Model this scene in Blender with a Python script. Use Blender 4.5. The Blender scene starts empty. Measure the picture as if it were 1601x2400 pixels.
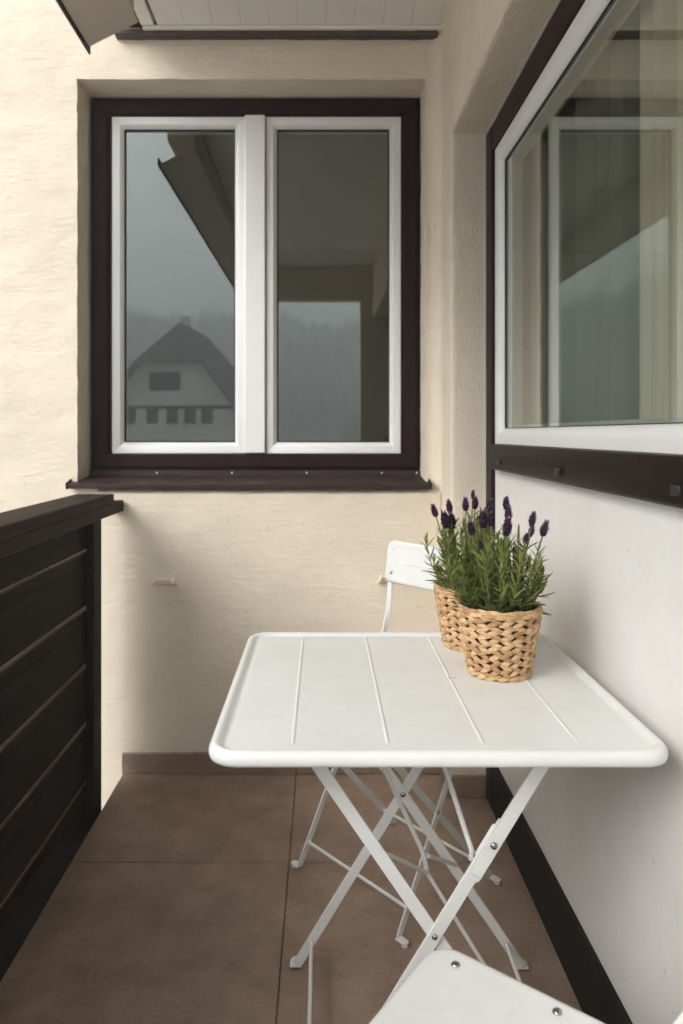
import bpy, bmesh, math, random
from mathutils import Vector, Matrix, noise

SC = bpy.context.scene
COL = SC.collection
R = math.radians
random.seed(7)

# ------------------------------------------------------------------ camera
cam_data = bpy.data.cameras.new('camera')
cam = bpy.data.objects.new('camera', cam_data)
COL.objects.link(cam)
cam.location = (0, 0, 1.17)
cam.rotation_euler = (R(90), 0, 0)
cam_data.sensor_width = 36
cam_data.lens = 25.92
cam_data.shift_x = 0.0177
cam_data.shift_y = -0.0763
cam_data.clip_start = 0.02
cam_data.clip_end = 3000
cam_data.dof.use_dof = True
cam_data.dof.focus_distance = 1.42
cam_data.dof.aperture_fstop = 4.5
SC.camera = cam

# ------------------------------------------------------------------ world, sun, exposure
SUN_EL, SUN_AZ = 33,226          # degrees; azimuth clockwise from +Y
world = bpy.data.worlds.new('World')
SC.world = world
world.use_nodes = True
wn = world.node_tree
wn.nodes.clear()
sky = wn.nodes.new('ShaderNodeTexSky')
sky.sky_type = 'NISHITA'
sky.sun_disc = False
sky.sun_elevation = R(SUN_EL)
sky.sun_rotation = R(SUN_AZ)
sky.air_density = 1.0
sky.dust_density = 4.0
sky.ozone_density = 1.0
hsv = wn.nodes.new('ShaderNodeHueSaturation')      # overcast: nearly grey light
hsv.inputs['Saturation'].default_value = 0.12
bg = wn.nodes.new('ShaderNodeBackground')
bg.inputs['Strength'].default_value = 0.12
wo = wn.nodes.new('ShaderNodeOutputWorld')
wn.links.new(sky.outputs[0], hsv.inputs['Color'])
wn.links.new(hsv.outputs[0], bg.inputs['Color'])
wn.links.new(bg.outputs[0], wo.inputs['Surface'])

sun_data = bpy.data.lights.new('sun', 'SUN')
sun_data.energy = 0.95
sun_data.angle = R(38)
sun_data.color = (1.0, 0.985, 0.965)
sun = bpy.data.objects.new('sun', sun_data)
COL.objects.link(sun)
az, el = R(SUN_AZ), R(SUN_EL)
sdir = Vector((math.sin(az) * math.cos(el), math.cos(az) * math.cos(el), math.sin(el)))
sun.rotation_euler = sdir.to_track_quat('Z', 'Y').to_euler()

SC.view_settings.view_transform = 'Standard'
SC.view_settings.look = 'None'
SC.view_settings.exposure = 1.6
SC.view_settings.gamma = 1.0
SC.render.engine = 'CYCLES'
SC.cycles.use_denoising = True
SC.cycles.adaptive_threshold = 0.02
SC.cycles.max_bounces = 10
SC.cycles.diffuse_bounces = 7
SC.cycles.glossy_bounces = 5
SC.cycles.volume_bounces = 5
SC.cycles.transparent_max_bounces = 16
SC.cycles.caustics_reflective = False
SC.cycles.caustics_refractive = False

# ------------------------------------------------------------------ material helpers
class NT:
    def __init__(self, name):
        self.m = bpy.data.materials.new(name)
        self.m.use_nodes = True
        self.t = self.m.node_tree
        self.t.nodes.clear()
        self.out = self.n('ShaderNodeOutputMaterial')
    def n(self, kind, **kw):
        nd = self.t.nodes.new(kind)
        for k, v in kw.items():
            if k in nd.inputs:
                nd.inputs[k].default_value = v
            else:
                setattr(nd, k, v)
        return nd
    def l(self, a, b):
        self.t.links.new(a, b)
    def coord(self, scale=(1, 1, 1), kind='Object', rot=(0, 0, 0)):
        tc = self.n('ShaderNodeTexCoord')
        mp = self.n('ShaderNodeMapping')
        mp.inputs['Scale'].default_value = scale
        mp.inputs['Rotation'].default_value = rot
        self.l(tc.outputs[kind], mp.inputs['Vector'])
        return mp.outputs[0]
    def world_coord(self, scale=(1, 1, 1)):
        g = self.n('ShaderNodeNewGeometry')
        mp = self.n('ShaderNodeMapping')
        mp.inputs['Scale'].default_value = scale
        self.l(g.outputs['Position'], mp.inputs['Vector'])
        return mp.outputs[0]
    def noise(self, vec, scale, detail=4, rough=0.55, dist=0.0):
        nd = self.n('ShaderNodeTexNoise')
        nd.inputs['Scale'].default_value = scale
        nd.inputs['Detail'].default_value = detail
        nd.inputs['Roughness'].default_value = rough
        nd.inputs['Distortion'].default_value = dist
        self.l(vec, nd.inputs['Vector'])
        return nd.outputs['Fac']
    def ramp(self, fac, stops):
        r = self.n('ShaderNodeValToRGB')
        els = r.color_ramp.elements
        while len(els) < len(stops):
            els.new(0.5)
        for e, (p, c) in zip(els, stops):
            e.position = p
            e.color = (*c, 1) if len(c) == 3 else c
        self.l(fac, r.inputs[0])
        return r.outputs[0]
    def math(self, op, a, b=None, clamp=False):
        nd = self.n('ShaderNodeMath', operation=op, use_clamp=clamp)
        for i, v in enumerate((a, b)):
            if v is None:
                continue
            if isinstance(v, (int, float)):
                nd.inputs[i].default_value = v
            else:
                self.l(v, nd.inputs[i])
        return nd.outputs[0]
    def bump(self, h, strength, dist, prev=None):
        b = self.n('ShaderNodeBump')
        b.inputs['Strength'].default_value = strength
        b.inputs['Distance'].default_value = dist
        self.l(h, b.inputs['Height'])
        if prev is not None:
            self.l(prev, b.inputs['Normal'])
        return b.outputs[0]
    def bsdf(self, color, rough=0.5, normal=None, metallic=0.0, spec=0.5, **kw):
        p = self.n('ShaderNodeBsdfPrincipled')
        for key, v in (('Base Color', color), ('Roughness', rough), ('Metallic', metallic), ('Specular IOR Level', spec)):
            if isinstance(v, tuple):
                p.inputs[key].default_value = (*v, 1) if len(v) == 3 else v
            elif isinstance(v, (int, float)):
                p.inputs[key].default_value = v
            else:
                self.l(v, p.inputs[key])
        if normal is not None:
            self.l(normal, p.inputs['Normal'])
        for k, v in kw.items():
            p.inputs[k].default_value = v
        return p.outputs[0]
    def done(self, sh):
        self.l(sh, self.out.inputs['Surface'])
        return self.m

def mul(c, k):
    return tuple(min(1, x * k) for x in c)

def plaster(name, base, fine, streak, rough_grain):
    t = NT(name)
    v = t.world_coord()
    col = t.ramp(t.noise(v, 3.5, 5, 0.6), [(0.3, mul(base, 0.93)), (0.7, mul(base, 1.04))])
    spots = t.ramp(t.noise(v, 45, 2, 0.5), [(0.24, (0.66, 0.62, 0.56)), (0.28, (1, 1, 1))])
    mx = t.n('ShaderNodeMix', data_type='RGBA', blend_type='MULTIPLY')
    mx.inputs[0].default_value = 0.35
    t.l(col, mx.inputs[6]); t.l(spots, mx.inputs[7])
    nrm = t.bump(t.noise(v, 9, 4, 0.6), 0.5, 0.012)
    if streak:
        vs = t.world_coord((4, 4, 17))
        nrm = t.bump(t.noise(vs, 2.0, 5, 0.62, 1.4), streak, 0.010, nrm)
    if rough_grain:
        nrm = t.bump(t.ramp(t.noise(t.world_coord((1, 1, 0.6)), 185, 2, 0.5), [(0.42, (0, 0, 0)), (0.66, (1, 1, 1))]), rough_grain, 0.003, nrm)
    nrm = t.bump(t.noise(v, 60, 4, 0.65), fine, 0.004, nrm)
    return t.done(t.bsdf(mx.outputs[2], 0.92, nrm, spec=0.15))

CREAM = (0.77, 0.68, 0.55)
M = {}
M['plaster_ext'] = plaster('plaster_exterior', CREAM, 0.5, 0.36, 0)
M['plaster_low'] = plaster('plaster_lower', CREAM, 0.3, 0.28, 0)
M['plaster_grain'] = plaster('plaster_roughcast', mul(CREAM, 0.97), 0.3, 0, 0.4)
M['plaster_side'] = plaster('plaster_side', CREAM, 0.3, 0.0, 0.15)

def paint(name, base, rough=0.4, var=0.05, bump=0.06, scale=20, spec=0.5, specks=0.0):
    t = NT(name)
    v = t.coord()
    col = t.ramp(t.noise(v, scale, 4), [(0.3, mul(base, 1 - var)), (0.7, mul(base, 1 + var))])
    rg = t.ramp(t.noise(v, scale * 0.7, 3), [(0.3, (rough * 0.96,) * 3), (0.7, (min(1, rough * 1.05),) * 3)])
    nrm = t.bump(t.noise(v, scale * 9, 3), bump, 0.002)
    if specks:
        dirt = t.ramp(t.noise(v, 55, 2, 0.5), [(0.235, (0.35, 0.32, 0.28)), (0.26, (1, 1, 1))])
        film = t.ramp(t.noise(v, 5, 6, 0.7), [(0.35, (0.90, 0.89, 0.87)), (0.62, (1, 1, 1))])
        for layer, f_ in ((dirt, specks), (film, 0.6)):
            mx = t.n('ShaderNodeMix', data_type='RGBA', blend_type='MULTIPLY'); mx.inputs[0].default_value = f_
            t.l(col, mx.inputs[6]); t.l(layer, mx.inputs[7]); col = mx.outputs[2]
    return t.done(t.bsdf(col, rg, nrm, spec=spec))

M['brown_frame'] = paint('brown_frame_foil', (0.020, 0.0075, 0.009), 0.45, 0.12, 0.04, spec=0.12)
M['brown_rail'] = paint('brown_rail_paint', (0.014, 0.008, 0.0065), 0.42, 0.15, 0.1, 40, spec=0.08)
M['brown_sill'] = paint('brown_sill_metal', (0.036, 0.022, 0.018), 0.45, 0.15, 0.04, spec=0.2)
M['plinth'] = paint('plinth_paint', (0.0095, 0.008, 0.0065), 0.6, 0.2, 0.08, spec=0.12)
M['pvc'] = paint('white_pvc', (0.80, 0.80, 0.79), 0.3, 0.02, 0.02, 8)
M['panel'] = paint('white_panel', (0.79, 0.785, 0.77), 0.36, 0.008, 0.0, 3, spec=0.35, specks=0.5)
M['steel_white'] = paint('white_powder_coat', (0.755, 0.765, 0.745), 0.38, 0.015, 0.05, 30, specks=0.12)
M['steel_leg'] = paint('white_leg_coat', (0.72, 0.725, 0.70), 0.42, 0.02, 0.05, 30)
M['gasket'] = paint('black_gasket', (0.012, 0.012, 0.012), 0.6)
M['rivet'] = NT('rivet_metal'); M['rivet'] = M['rivet'].done(M['rivet'].bsdf((0.42, 0.40, 0.38), 0.22, metallic=1.0))
M['bolt_cap'] = paint('bolt_cap', (0.018, 0.016, 0.015), 0.45)
M['strip'] = paint('pale_strip', (0.62, 0.61, 0.60), 0.35)
M['soffit_dark'] = paint('dark_moulding', (0.075, 0.055, 0.045), 0.7, 0.2, 0.3)
M['soffit_tan'] = paint('tan_soffit', (0.52, 0.46, 0.38), 0.75, 0.05, 0.1, 5)
M['beam'] = paint('end_beam_paint', (0.62, 0.57, 0.47), 0.8)
M['black_metal'] = paint('black_drip_edge', (0.012, 0.011, 0.010), 0.5)
M['plug'] = paint('white_screw', (0.75, 0.74, 0.72), 0.4)

def ceiling_mat():
    t = NT('ceiling_board_paint')
    v = t.world_coord((1, 1, 1))
    col = t.ramp(t.noise(v, 5, 4), [(0.3, (0.80, 0.765, 0.71)), (0.7, (0.85, 0.815, 0.76))])
    nrm = t.bump(t.noise(t.world_coord((60, 2, 60)), 1, 3), 0.12, 0.002)
    return t.done(t.bsdf(col, 0.6, nrm, spec=0.3))
M['ceiling'] = ceiling_mat()

def wood_mat(name='dark_stained_wood', k=1.0):
    t = NT(name)
    v = t.coord((22, 1.4, 22))
    oi = t.n('ShaderNodeObjectInfo')
    add = t.n('ShaderNodeVectorMath', operation='ADD')
    t.l(v, add.inputs[0]); t.l(oi.outputs['Random'], add.inputs[1])
    grain = t.noise(add.outputs[0], 1.6, 6, 0.65, 1.2)
    col = t.ramp(grain, [(0.25, (0.0065 * k, 0.0045 * k, 0.0032 * k)), (0.55, (0.014 * k, 0.0092 * k, 0.0065 * k)), (0.8, (0.030 * k, 0.020 * k, 0.0135 * k))])
    wear = t.ramp(t.noise(t.coord((6, 2, 14)), 2.2, 6, 0.7), [(0.62, (0, 0, 0)), (0.74, (1, 1, 1))])
    mx = t.n('ShaderNodeMix', data_type='RGBA')
    t.l(wear, mx.inputs[0]); t.l(col, mx.inputs[6]); mx.inputs[7].default_value = (0.045 * k, 0.032 * k, 0.023 * k, 1)
    nrm = t.bump(grain, 0.3, 0.003)
    return t.done(t.bsdf(mx.outputs[2], 0.65, nrm, spec=0.1))
M['wood'] = wood_mat()
M['wood_lit_edge'] = wood_mat('lit_board_edge', 5.5)  # lighter copy of the wood: skylight on plank tops painted into the colour
M['wood_rail'] = wood_mat('stained_rail_wood', 2.3)

def tile_mat():
    t = NT('brown_stoneware_tile')
    v = t.world_coord()
    oi = t.n('ShaderNodeObjectInfo')
    base = t.ramp(t.noise(v, 2.6, 6, 0.62), [(0.28, (0.235, 0.163, 0.120)), (0.72, (0.325, 0.237, 0.180))])
    speck = t.ramp(t.noise(v, 120, 3, 0.6), [(0.32, (0.38, 0.36, 0.34)), (0.41, (1, 1, 1)), (0.62, (1, 1, 1)), (0.72, (1.5, 1.42, 1.32))])
    stain = t.ramp(t.noise(v, 9, 5, 0.7), [(0.35, (0.72, 0.70, 0.67)), (0.62, (1.06, 1.06, 1.05))])
    m1 = t.n('ShaderNodeMix', data_type='RGBA', blend_type='MULTIPLY'); m1.inputs[0].default_value = 0.5
    m2 = t.n('ShaderNodeMix', data_type='RGBA', blend_type='MULTIPLY'); m2.inputs[0].default_value = 0.8
    t.l(base, m1.inputs[6]); t.l(speck, m1.inputs[7]); t.l(m1.outputs[2], m2.inputs[6]); t.l(stain, m2.inputs[7])
    b = t.math('MULTIPLY', oi.outputs['Random'], 0.14)
    b = t.math('ADD', b, 0.93)
    m3 = t.n('ShaderNodeMix', data_type='RGBA', blend_type='MULTIPLY'); m3.inputs[0].default_value = 1
    t.l(m2.outputs[2], m3.inputs[6]); t.l(b, m3.inputs[7])
    # a few pale scratches / dried splashes
    sc = t.ramp(t.noise(t.world_coord((3, 1, 1)), 7, 6, 0.75, 1.5), [(0.705, (0, 0, 0)), (0.73, (1, 1, 1))])
    m4 = t.n('ShaderNodeMix', data_type='RGBA')
    f = t.math('MULTIPLY', sc, 0.25)
    t.l(f, m4.inputs[0]); t.l(m3.outputs[2], m4.inputs[6]); m4.inputs[7].default_value = (0.30, 0.25, 0.19, 1)
    nrm = t.bump(t.noise(v, 90, 4, 0.6), 0.25, 0.002)
    nrm = t.bump(t.noise(v, 6, 2), 0.15, 0.01, nrm)
    rg = t.ramp(t.noise(v, 12, 4), [(0.3, (0.5,) * 3), (0.7, (0.68,) * 3)])
    return t.done(t.bsdf(m4.outputs[2], rg, nrm, spec=0.35))
M['tile'] = tile_mat()

def grout_mat():
    t = NT('grout')
    v = t.world_coord()
    col = t.ramp(t.noise(v, 9, 5, 0.7), [(0.35, (0.120, 0.085, 0.062)), (0.7, (0.21, 0.155, 0.095))])
    return t.done(t.bsdf(col, 0.9, t.bump(t.noise(v, 200, 2), 0.4, 0.002)))
M['grout'] = grout_mat()

def glass_mat():
    # one face of a glazing unit: Fresnel reflection of two surfaces over a clear, slightly green pass
    t = NT('window_glass')
    ge = t.n('ShaderNodeNewGeometry')
    dp = t.n('ShaderNodeVectorMath', operation='DOT_PRODUCT')
    t.l(ge.outputs['Normal'], dp.inputs[0]); t.l(ge.outputs['Incoming'], dp.inputs[1])
    c5 = t.math('POWER', t.math('SUBTRACT', 1.0, t.math('ABSOLUTE', dp.outputs['Value']), True), 5.0)
    fr = t.math('ADD', t.math('MULTIPLY', c5, 0.94), 0.06)
    r2 = t.math('DIVIDE', t.math('MULTIPLY', fr, 2.0), t.math('ADD', fr, 1.0))
    tr = t.n('ShaderNodeBsdfTransparent'); tr.inputs['Color'].default_value = (0.90, 0.93, 0.90, 1)
    gl = t.n('ShaderNodeBsdfGlossy'); gl.inputs['Roughness'].default_value = 0.0
    gl.inputs['Color'].default_value = (0.96, 1.0, 0.99, 1)
    mx = t.n('ShaderNodeMixShader')
    t.l(r2, mx.inputs[0]); t.l(tr.outputs[0], mx.inputs[1]); t.l(gl.outputs[0], mx.inputs[2])
    return t.done(mx.outputs[0])
M['glass'] = glass_mat()

def cloth_mat(name, base, trans):
    t = NT(name)
    v = t.world_coord((1, 1, 1))
    col = t.ramp(t.noise(v, 300, 2), [(0.3, mul(base, 0.9)), (0.7, mul(base, 1.08))])
    p = t.bsdf(col, 0.9, t.bump(t.noise(v, 400, 2), 0.2, 0.001), spec=0.1)
    tl = t.n('ShaderNodeBsdfTranslucent'); tl.inputs['Color'].default_value = (*base, 1)
    mx = t.n('ShaderNodeMixShader'); mx.inputs[0].default_value = trans
    t.l(p, mx.inputs[1]); t.l(tl.outputs[0], mx.inputs[2])
    return t.done(mx.outputs[0])
M['curtain'] = cloth_mat('curtain_olive', (0.34, 0.33, 0.27), 0.2)
M['curtain_pale'] = cloth_mat('curtain_pale', (0.90, 0.80, 0.66), 0.2)
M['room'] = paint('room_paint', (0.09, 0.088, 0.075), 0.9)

def wicker_mat():
    t = NT('water_hyacinth_wicker')
    oi = t.n('ShaderNodeObjectInfo')
    tc = t.n('ShaderNodeTexCoord')
    mp = t.n('ShaderNodeMapping'); mp.inputs['Scale'].default_value = (1.6, 2.5, 13)
    t.l(tc.outputs['Object'], mp.inputs['Vector'])
    ad = t.n('ShaderNodeVectorMath', operation='ADD')
    sc = t.n('ShaderNodeVectorMath', operation='SCALE'); sc.inputs['Scale'].default_value = 37.0
    cx = t.n('ShaderNodeCombineXYZ')
    t.l(oi.outputs['Random'], cx.inputs[0]); t.l(oi.outputs['Random'], cx.inputs[1])
    t.l(cx.outputs[0], sc.inputs[0])
    t.l(mp.outputs[0], ad.inputs[0]); t.l(sc.outputs[0], ad.inputs[1])
    fib = t.noise(ad.outputs[0], 1.0, 4, 0.6, 0.3)
    tone = t.ramp(oi.outputs['Random'], [(0.0, (0.39, 0.215, 0.100)), (0.3, (0.51, 0.310, 0.155)), (0.6, (0.60, 0.395, 0.205)), (1.0, (0.68, 0.475, 0.265))])
    dark = t.ramp(fib, [(0.30, (0.50, 0.42, 0.34)), (0.52, (1, 1, 1)), (0.8, (1.15, 1.12, 1.05))])
    mx = t.n('ShaderNodeMix', data_type='RGBA', blend_type='MULTIPLY'); mx.inputs[0].default_value = 0.75
    t.l(tone, mx.inputs[6]); t.l(dark, mx.inputs[7])
    nrm = t.bump(fib, 0.6, 0.0012)
    return t.done(t.bsdf(mx.outputs[2], 0.55, nrm, spec=0.35))
M['wicker'] = wicker_mat()
M['liner'] = paint('basket_liner', (0.05, 0.03, 0.018), 0.8)

def leaf_mat(name, c0, c1, trans=0.25):
    t = NT(name)
    oi = t.n('ShaderNodeObjectInfo')
    v = t.world_coord()
    n1 = t.noise(v, 60, 3)
    f = t.math('ADD', t.math('MULTIPLY', oi.outputs['Random'], 0.6), t.math('MULTIPLY', n1, 0.5))
    col = t.ramp(f, [(0.2, c0), (0.8, c1)])
    p = t.bsdf(col, 0.5, spec=0.35)
    tl = t.n('ShaderNodeBsdfTranslucent')
    t.l(col, tl.inputs['Color'])
    mx = t.n('ShaderNodeMixShader'); mx.inputs[0].default_value = trans
    t.l(p, mx.inputs[1]); t.l(tl.outputs[0], mx.inputs[2])
    return t.done(mx.outputs[0])
M['leaf'] = leaf_mat('lavender_leaf', (0.105, 0.140, 0.030), (0.300, 0.330, 0.090))
M['stem'] = leaf_mat('lavender_stem', (0.14, 0.19, 0.055), (0.22, 0.27, 0.085), 0.1)
M['flower'] = leaf_mat('lavender_bloom', (0.022, 0.005, 0.026), (0.066, 0.018, 0.068), 0.12)
M['bract'] = leaf_mat('lavender_bract', (0.13, 0.045, 0.14), (0.27, 0.12, 0.25), 0.3)
M['calyx'] = leaf_mat('lavender_calyx', (0.10, 0.12, 0.055), (0.14, 0.10, 0.10), 0.1)
def soil_mat():
    t = NT('potting_soil'); v = t.world_coord()
    col = t.ramp(t.noise(v, 260, 4), [(0.35, (0.010, 0.007, 0.005)), (0.7, (0.035, 0.024, 0.017))])
    return t.done(t.bsdf(col, 0.95, t.bump(t.noise(v, 220, 4), 1.0, 0.006)))
M['soil'] = soil_mat()

def far_mat(name, c0, c1, scale, rough=0.9):
    t = NT(name); v = t.world_coord()
    col = t.ramp(t.noise(v, scale, 5), [(0.3, c0), (0.7, c1)])
    return t.done(t.bsdf(col, rough, spec=0.1))
M['bounce_ground'] = far_mat('pale_bounce_ground', (0.40, 0.395, 0.385), (0.48, 0.475, 0.46), 0.4)  # pale paving made up to bounce light onto the ceiling
M['forest'] = far_mat('forest', (0.045, 0.058, 0.035), (0.085, 0.10, 0.06), 0.04)
M['house_wall'] = far_mat('house_render', (0.60, 0.59, 0.56), (0.68, 0.66, 0.62), 0.8)
M['house_roof'] = far_mat('house_roof', (0.12, 0.112, 0.105), (0.19, 0.175, 0.165), 1.5)
M['house_glass'] = far_mat('house_window', (0.03, 0.035, 0.04), (0.06, 0.06, 0.06), 1.0, 0.2)
M['house_wood'] = far_mat('house_timber', (0.05, 0.035, 0.025), (0.08, 0.06, 0.045), 1.0)

# ------------------------------------------------------------------ mesh helpers
class MB:
    def __init__(self):
        self.v, self.f = [], []
    def add(self, vs, fs):
        o = len(self.v)
        self.v += [tuple(x) for x in vs]
        self.f += [tuple(i + o for i in q) for q in fs]
        return self
    def box(self, x0, x1, y0, y1, z0, z1):
        vs = [(x, y, z) for x in (x0, x1) for y in (y0, y1) for z in (z0, z1)]
        return self.add(vs, [(0, 1, 3, 2), (4, 6, 7, 5), (0, 4, 5, 1), (2, 3, 7, 6), (0, 2, 6, 4), (1, 5, 7, 3)])
    def bar(self, p0, p1, w, t, side):
        """box from p0 to p1; `side` is the direction of the width w, t the thickness"""
        p0, p1 = Vector(p0), Vector(p1)
        d = (p1 - p0).normalized()
        s = Vector(side); s = (s - d * s.dot(d)).normalized()
        n = d.cross(s)
        vs = []
        for p in (p0, p1):
            for a, b in ((-1, -1), (1, -1), (1, 1), (-1, 1)):
                vs.append(p + s * a * w / 2 + n * b * t / 2)
        return self.add(vs, [(0, 3, 2, 1), (4, 5, 6, 7), (0, 1, 5, 4), (1, 2, 6, 5), (2, 3, 7, 6), (3, 0, 4, 7)])
    def ribbon(self, pts, w, t, side):
        """bent flat bar through pts, width along `side` (constant), rectangular section"""
        pts = [Vector(p) for p in pts]
        s = Vector(side).normalized()
        rings = []
        for i, p in enumerate(pts):
            if i == 0: d = pts[1] - p
            elif i == len(pts) - 1: d = p - pts[i - 1]
            else: d = (pts[i + 1] - p).normalized() + (p - pts[i - 1]).normalized()
            d.normalize()
            n = d.cross(s).normalized()
            rings.append([p + s * a * w / 2 + n * b * t / 2 for a, b in ((-1, -1), (1, -1), (1, 1), (-1, 1))])
        vs = [q for r in rings for q in r]
        fs = [(0, 3, 2, 1), tuple(len(vs) - 4 + k for k in range(4))]
        for i in range(len(pts) - 1):
            for k in range(4):
                a, b = i * 4 + k, i * 4 + (k + 1) % 4
                fs.append((a, b, b + 4, a + 4))
        return self.add(vs, fs)
    def tube(self, pts, r, n=10, taper=None):
        pts = [Vector(p) for p in pts]
        vs, fs = [], []
        up = Vector((0, 0, 1))
        prev = None
        for i, p in enumerate(pts):
            if i == 0: d = pts[1] - p
            elif i == len(pts) - 1: d = p - pts[i - 1]
            else: d = (pts[i + 1] - p).normalized() + (p - pts[i - 1]).normalized()
            d.normalize()
            if prev is None:
                a = up if abs(d.z) < 0.9 else Vector((1, 0, 0))
                s = d.cross(a).normalized()
            else:
                s = (prev - d * prev.dot(d)).normalized()
            prev = s
            u = d.cross(s)
            rr = r if taper is None else r * (1 + (taper - 1) * i / (len(pts) - 1))
            for k in range(n):
                an = 2 * math.pi * k / n
                vs.append(p + (s * math.cos(an) + u * math.sin(an)) * rr)
        for i in range(len(pts) - 1):
            for k in range(n):
                k2 = (k + 1) % n
                fs.append((i * n + k, i * n + k2, (i + 1) * n + k2, (i + 1) * n + k))
        fs.append(tuple(reversed(range(n))))
        fs.append(tuple((len(pts) - 1) * n + k for k in range(n)))
        return self.add(vs, fs)
    def grid(self, fn, us, vs_):
        nu, nv = len(us), len(vs_)
        vs = [fn(u, v) for u in us for v in vs_]
        fs = [(i * nv + j, (i + 1) * nv + j, (i + 1) * nv + j + 1, i * nv + j + 1) for i in range(nu - 1) for j in range(nv - 1)]
        return self.add(vs, fs)
    def lathe(self, prof, n=32, c=(0, 0, 0), caps=True):
        vs = [(c[0] + r * math.cos(2 * math.pi * k / n), c[1] + r * math.sin(2 * math.pi * k / n), c[2] + z) for r, z in prof for k in range(n)]
        fs = []
        for i in range(len(prof) - 1):
            for k in range(n):
                k2 = (k + 1) % n
                fs.append((i * n + k, i * n + k2, (i + 1) * n + k2, (i + 1) * n + k))
        if caps:
            fs.append(tuple(reversed(range(n))))
            fs.append(tuple((len(prof) - 1) * n + k for k in range(n)))
        return self.add(vs, fs)
    def mesh(self, name, mat, smooth=None, merge=False):
        me = bpy.data.meshes.new(name)
        me.from_pydata(self.v, [], self.f)
        if merge or True:
            bm = bmesh.new(); bm.from_mesh(me)
            if merge:
                bmesh.ops.remove_doubles(bm, verts=bm.verts, dist=1e-5)
            bmesh.ops.recalc_face_normals(bm, faces=bm.faces)
            bm.to_mesh(me); bm.free()
        me.materials.append(mat if not isinstance(mat, str) else M[mat])
        if smooth is not None:
            me.shade_smooth()
            me.set_sharp_from_angle(angle=R(smooth))
        me.update()
        return me
    def build(self, name, mat, parent=None, smooth=None, bevel=0, merge=False, seg=2):
        return obj(name, self.mesh(name, mat, smooth, merge), parent, bevel, seg)

def obj(name, me, parent=None, bevel=0, seg=2):
    o = bpy.data.objects.new(name, me)
    COL.objects.link(o)
    if parent is not None:
        o.parent = parent
    if bevel:
        b = o.modifiers.new('bevel', 'BEVEL')
        b.width = bevel; b.segments = seg; b.limit_method = 'ANGLE'; b.angle_limit = R(35)
        for p in me.polygons: p.use_smooth = True
        me.set_sharp_from_angle(angle=R(50))
        b.harden_normals = False
    return o

def tag(o, label=None, cat=None, group=None, kind=None):
    if label: o['label'] = label
    if cat: o['category'] = cat
    if group: o['group'] = group
    if kind: o['kind'] = kind
    return o

def empty(name, loc=(0, 0, 0), rz=0, label=None, cat=None, group=None):
    o = bpy.data.objects.new(name, None)
    COL.objects.link(o)
    o.empty_display_size = 0.05
    o.location = loc
    o.rotation_euler = (0, 0, rz)
    return tag(o, label, cat, group)

def frange(a, b, step):
    n = max(1, int(round((b - a) / step)))
    return [a + (b - a) * i / n for i in range(n + 1)]

def disp(p, amp, sc=7.0, st=1.0):
    """uneven hand-laid plaster: same offset wherever two sheets meet"""
    v = Vector((p[0] * sc, p[1] * sc, p[2] * sc * st))
    return tuple(p[i] + amp * (noise.noise(v + Vector((11.3 * i, 5.1, 2.7 * i))) + 0.5 * noise.noise(v * 3.1 + Vector((3.3, 7.7 * i, 1.1)))) for i in range(3))

# ================================================================== LARGE STRUCTURE
YW = 2.575                                    # outer face of the plaster wall with the window
WX0, WX1, WZ0, WZ1 = -0.860, 0.358, 1.000, 2.409   # its window opening
YF = 2.715                                    # face of the brown window frame

# ---- plaster wall with the casement window
wall = MB()
st = 0.014
A = 0.0030
wy = lambda x, z: disp((x, YW, z), A, 8, 2.0)
fine_l = frange(-1.5, WX0, st)
zt = frange(WZ1, 2.72, st)
zm = frange(WZ0, WZ1, st)
xm = frange(WX0, WX1, st)
wall.grid(wy, fine_l, zm)
wall.grid(wy, fine_l, zt)
wall.grid(wy, fine_l, frange(0.5, WZ0, st))
wall.grid(wy, xm, zt)
wall.grid(wy, xm, frange(0.5, WZ0, 0.05))
wall.grid(wy, frange(WX1, 0.43, st), frange(0.0, 2.72, st))
ys = frange(YW, YF + 0.03, 0.012)
wall.grid(lambda y, z: disp((WX0, y, z), A, 8, 2.0), ys, zm)
wall.grid(lambda y, z: disp((WX1, y, z), A, 8, 2.0), ys, zm)
wall.grid(lambda y, x: disp((x, y, WZ1), A, 8, 2.0), ys, xm)
wall.grid(lambda y, x: disp((x, y, WZ0), A, 8, 2.0), ys, xm)
# beyond the close view
coarse = lambda x, z: (x, YW, z)
wall.grid(coarse, [-6, -1.5], [-3.2, 0.5]); wall.grid(coarse, [-6, -1.5], [0.5, 2.72]); wall.grid(coarse, [-6, -1.5], [2.72, 5.0])
wall.grid(coarse, [-1.5, 0.43], [2.72, 5.0]); wall.grid(coarse, [-1.5, 0.43], [-3.2, 0.5]); wall.grid(coarse, [0.43, 4.0], [2.6, 5.0])
w_back = wall.build('plaster_wall', 'plaster_ext', None, 60, merge=True)
tag(w_back, 'cream rough plaster house wall around the two-sash casement window', 'wall')

# thicker lower part of that wall, with its sloped top ledge
YL = 2.543
low = MB()
xs = frange(-0.785, 0.405, 0.02)
zs = frange(-0.25, 0.962, 0.02)
low.grid(lambda x, z: disp((x, YL, z), 0.0022, 6, 1.3), xs, zs)
ztop = 0.962
low.grid(lambda x, k: disp((x, YL + k * (YW + 0.004 - YL), ztop + k * 0.022), 0.0022, 6, 1.3), xs, [0, 0.15, 0.6, 1.0])
low.grid(lambda y, z: disp((-0.785, y, z), 0.0022, 6, 1.3), [YL, YL + 0.02, YW + 0.01], zs)
low.build('wall_base', 'plaster_low', w_back, 50, merge=True)

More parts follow.
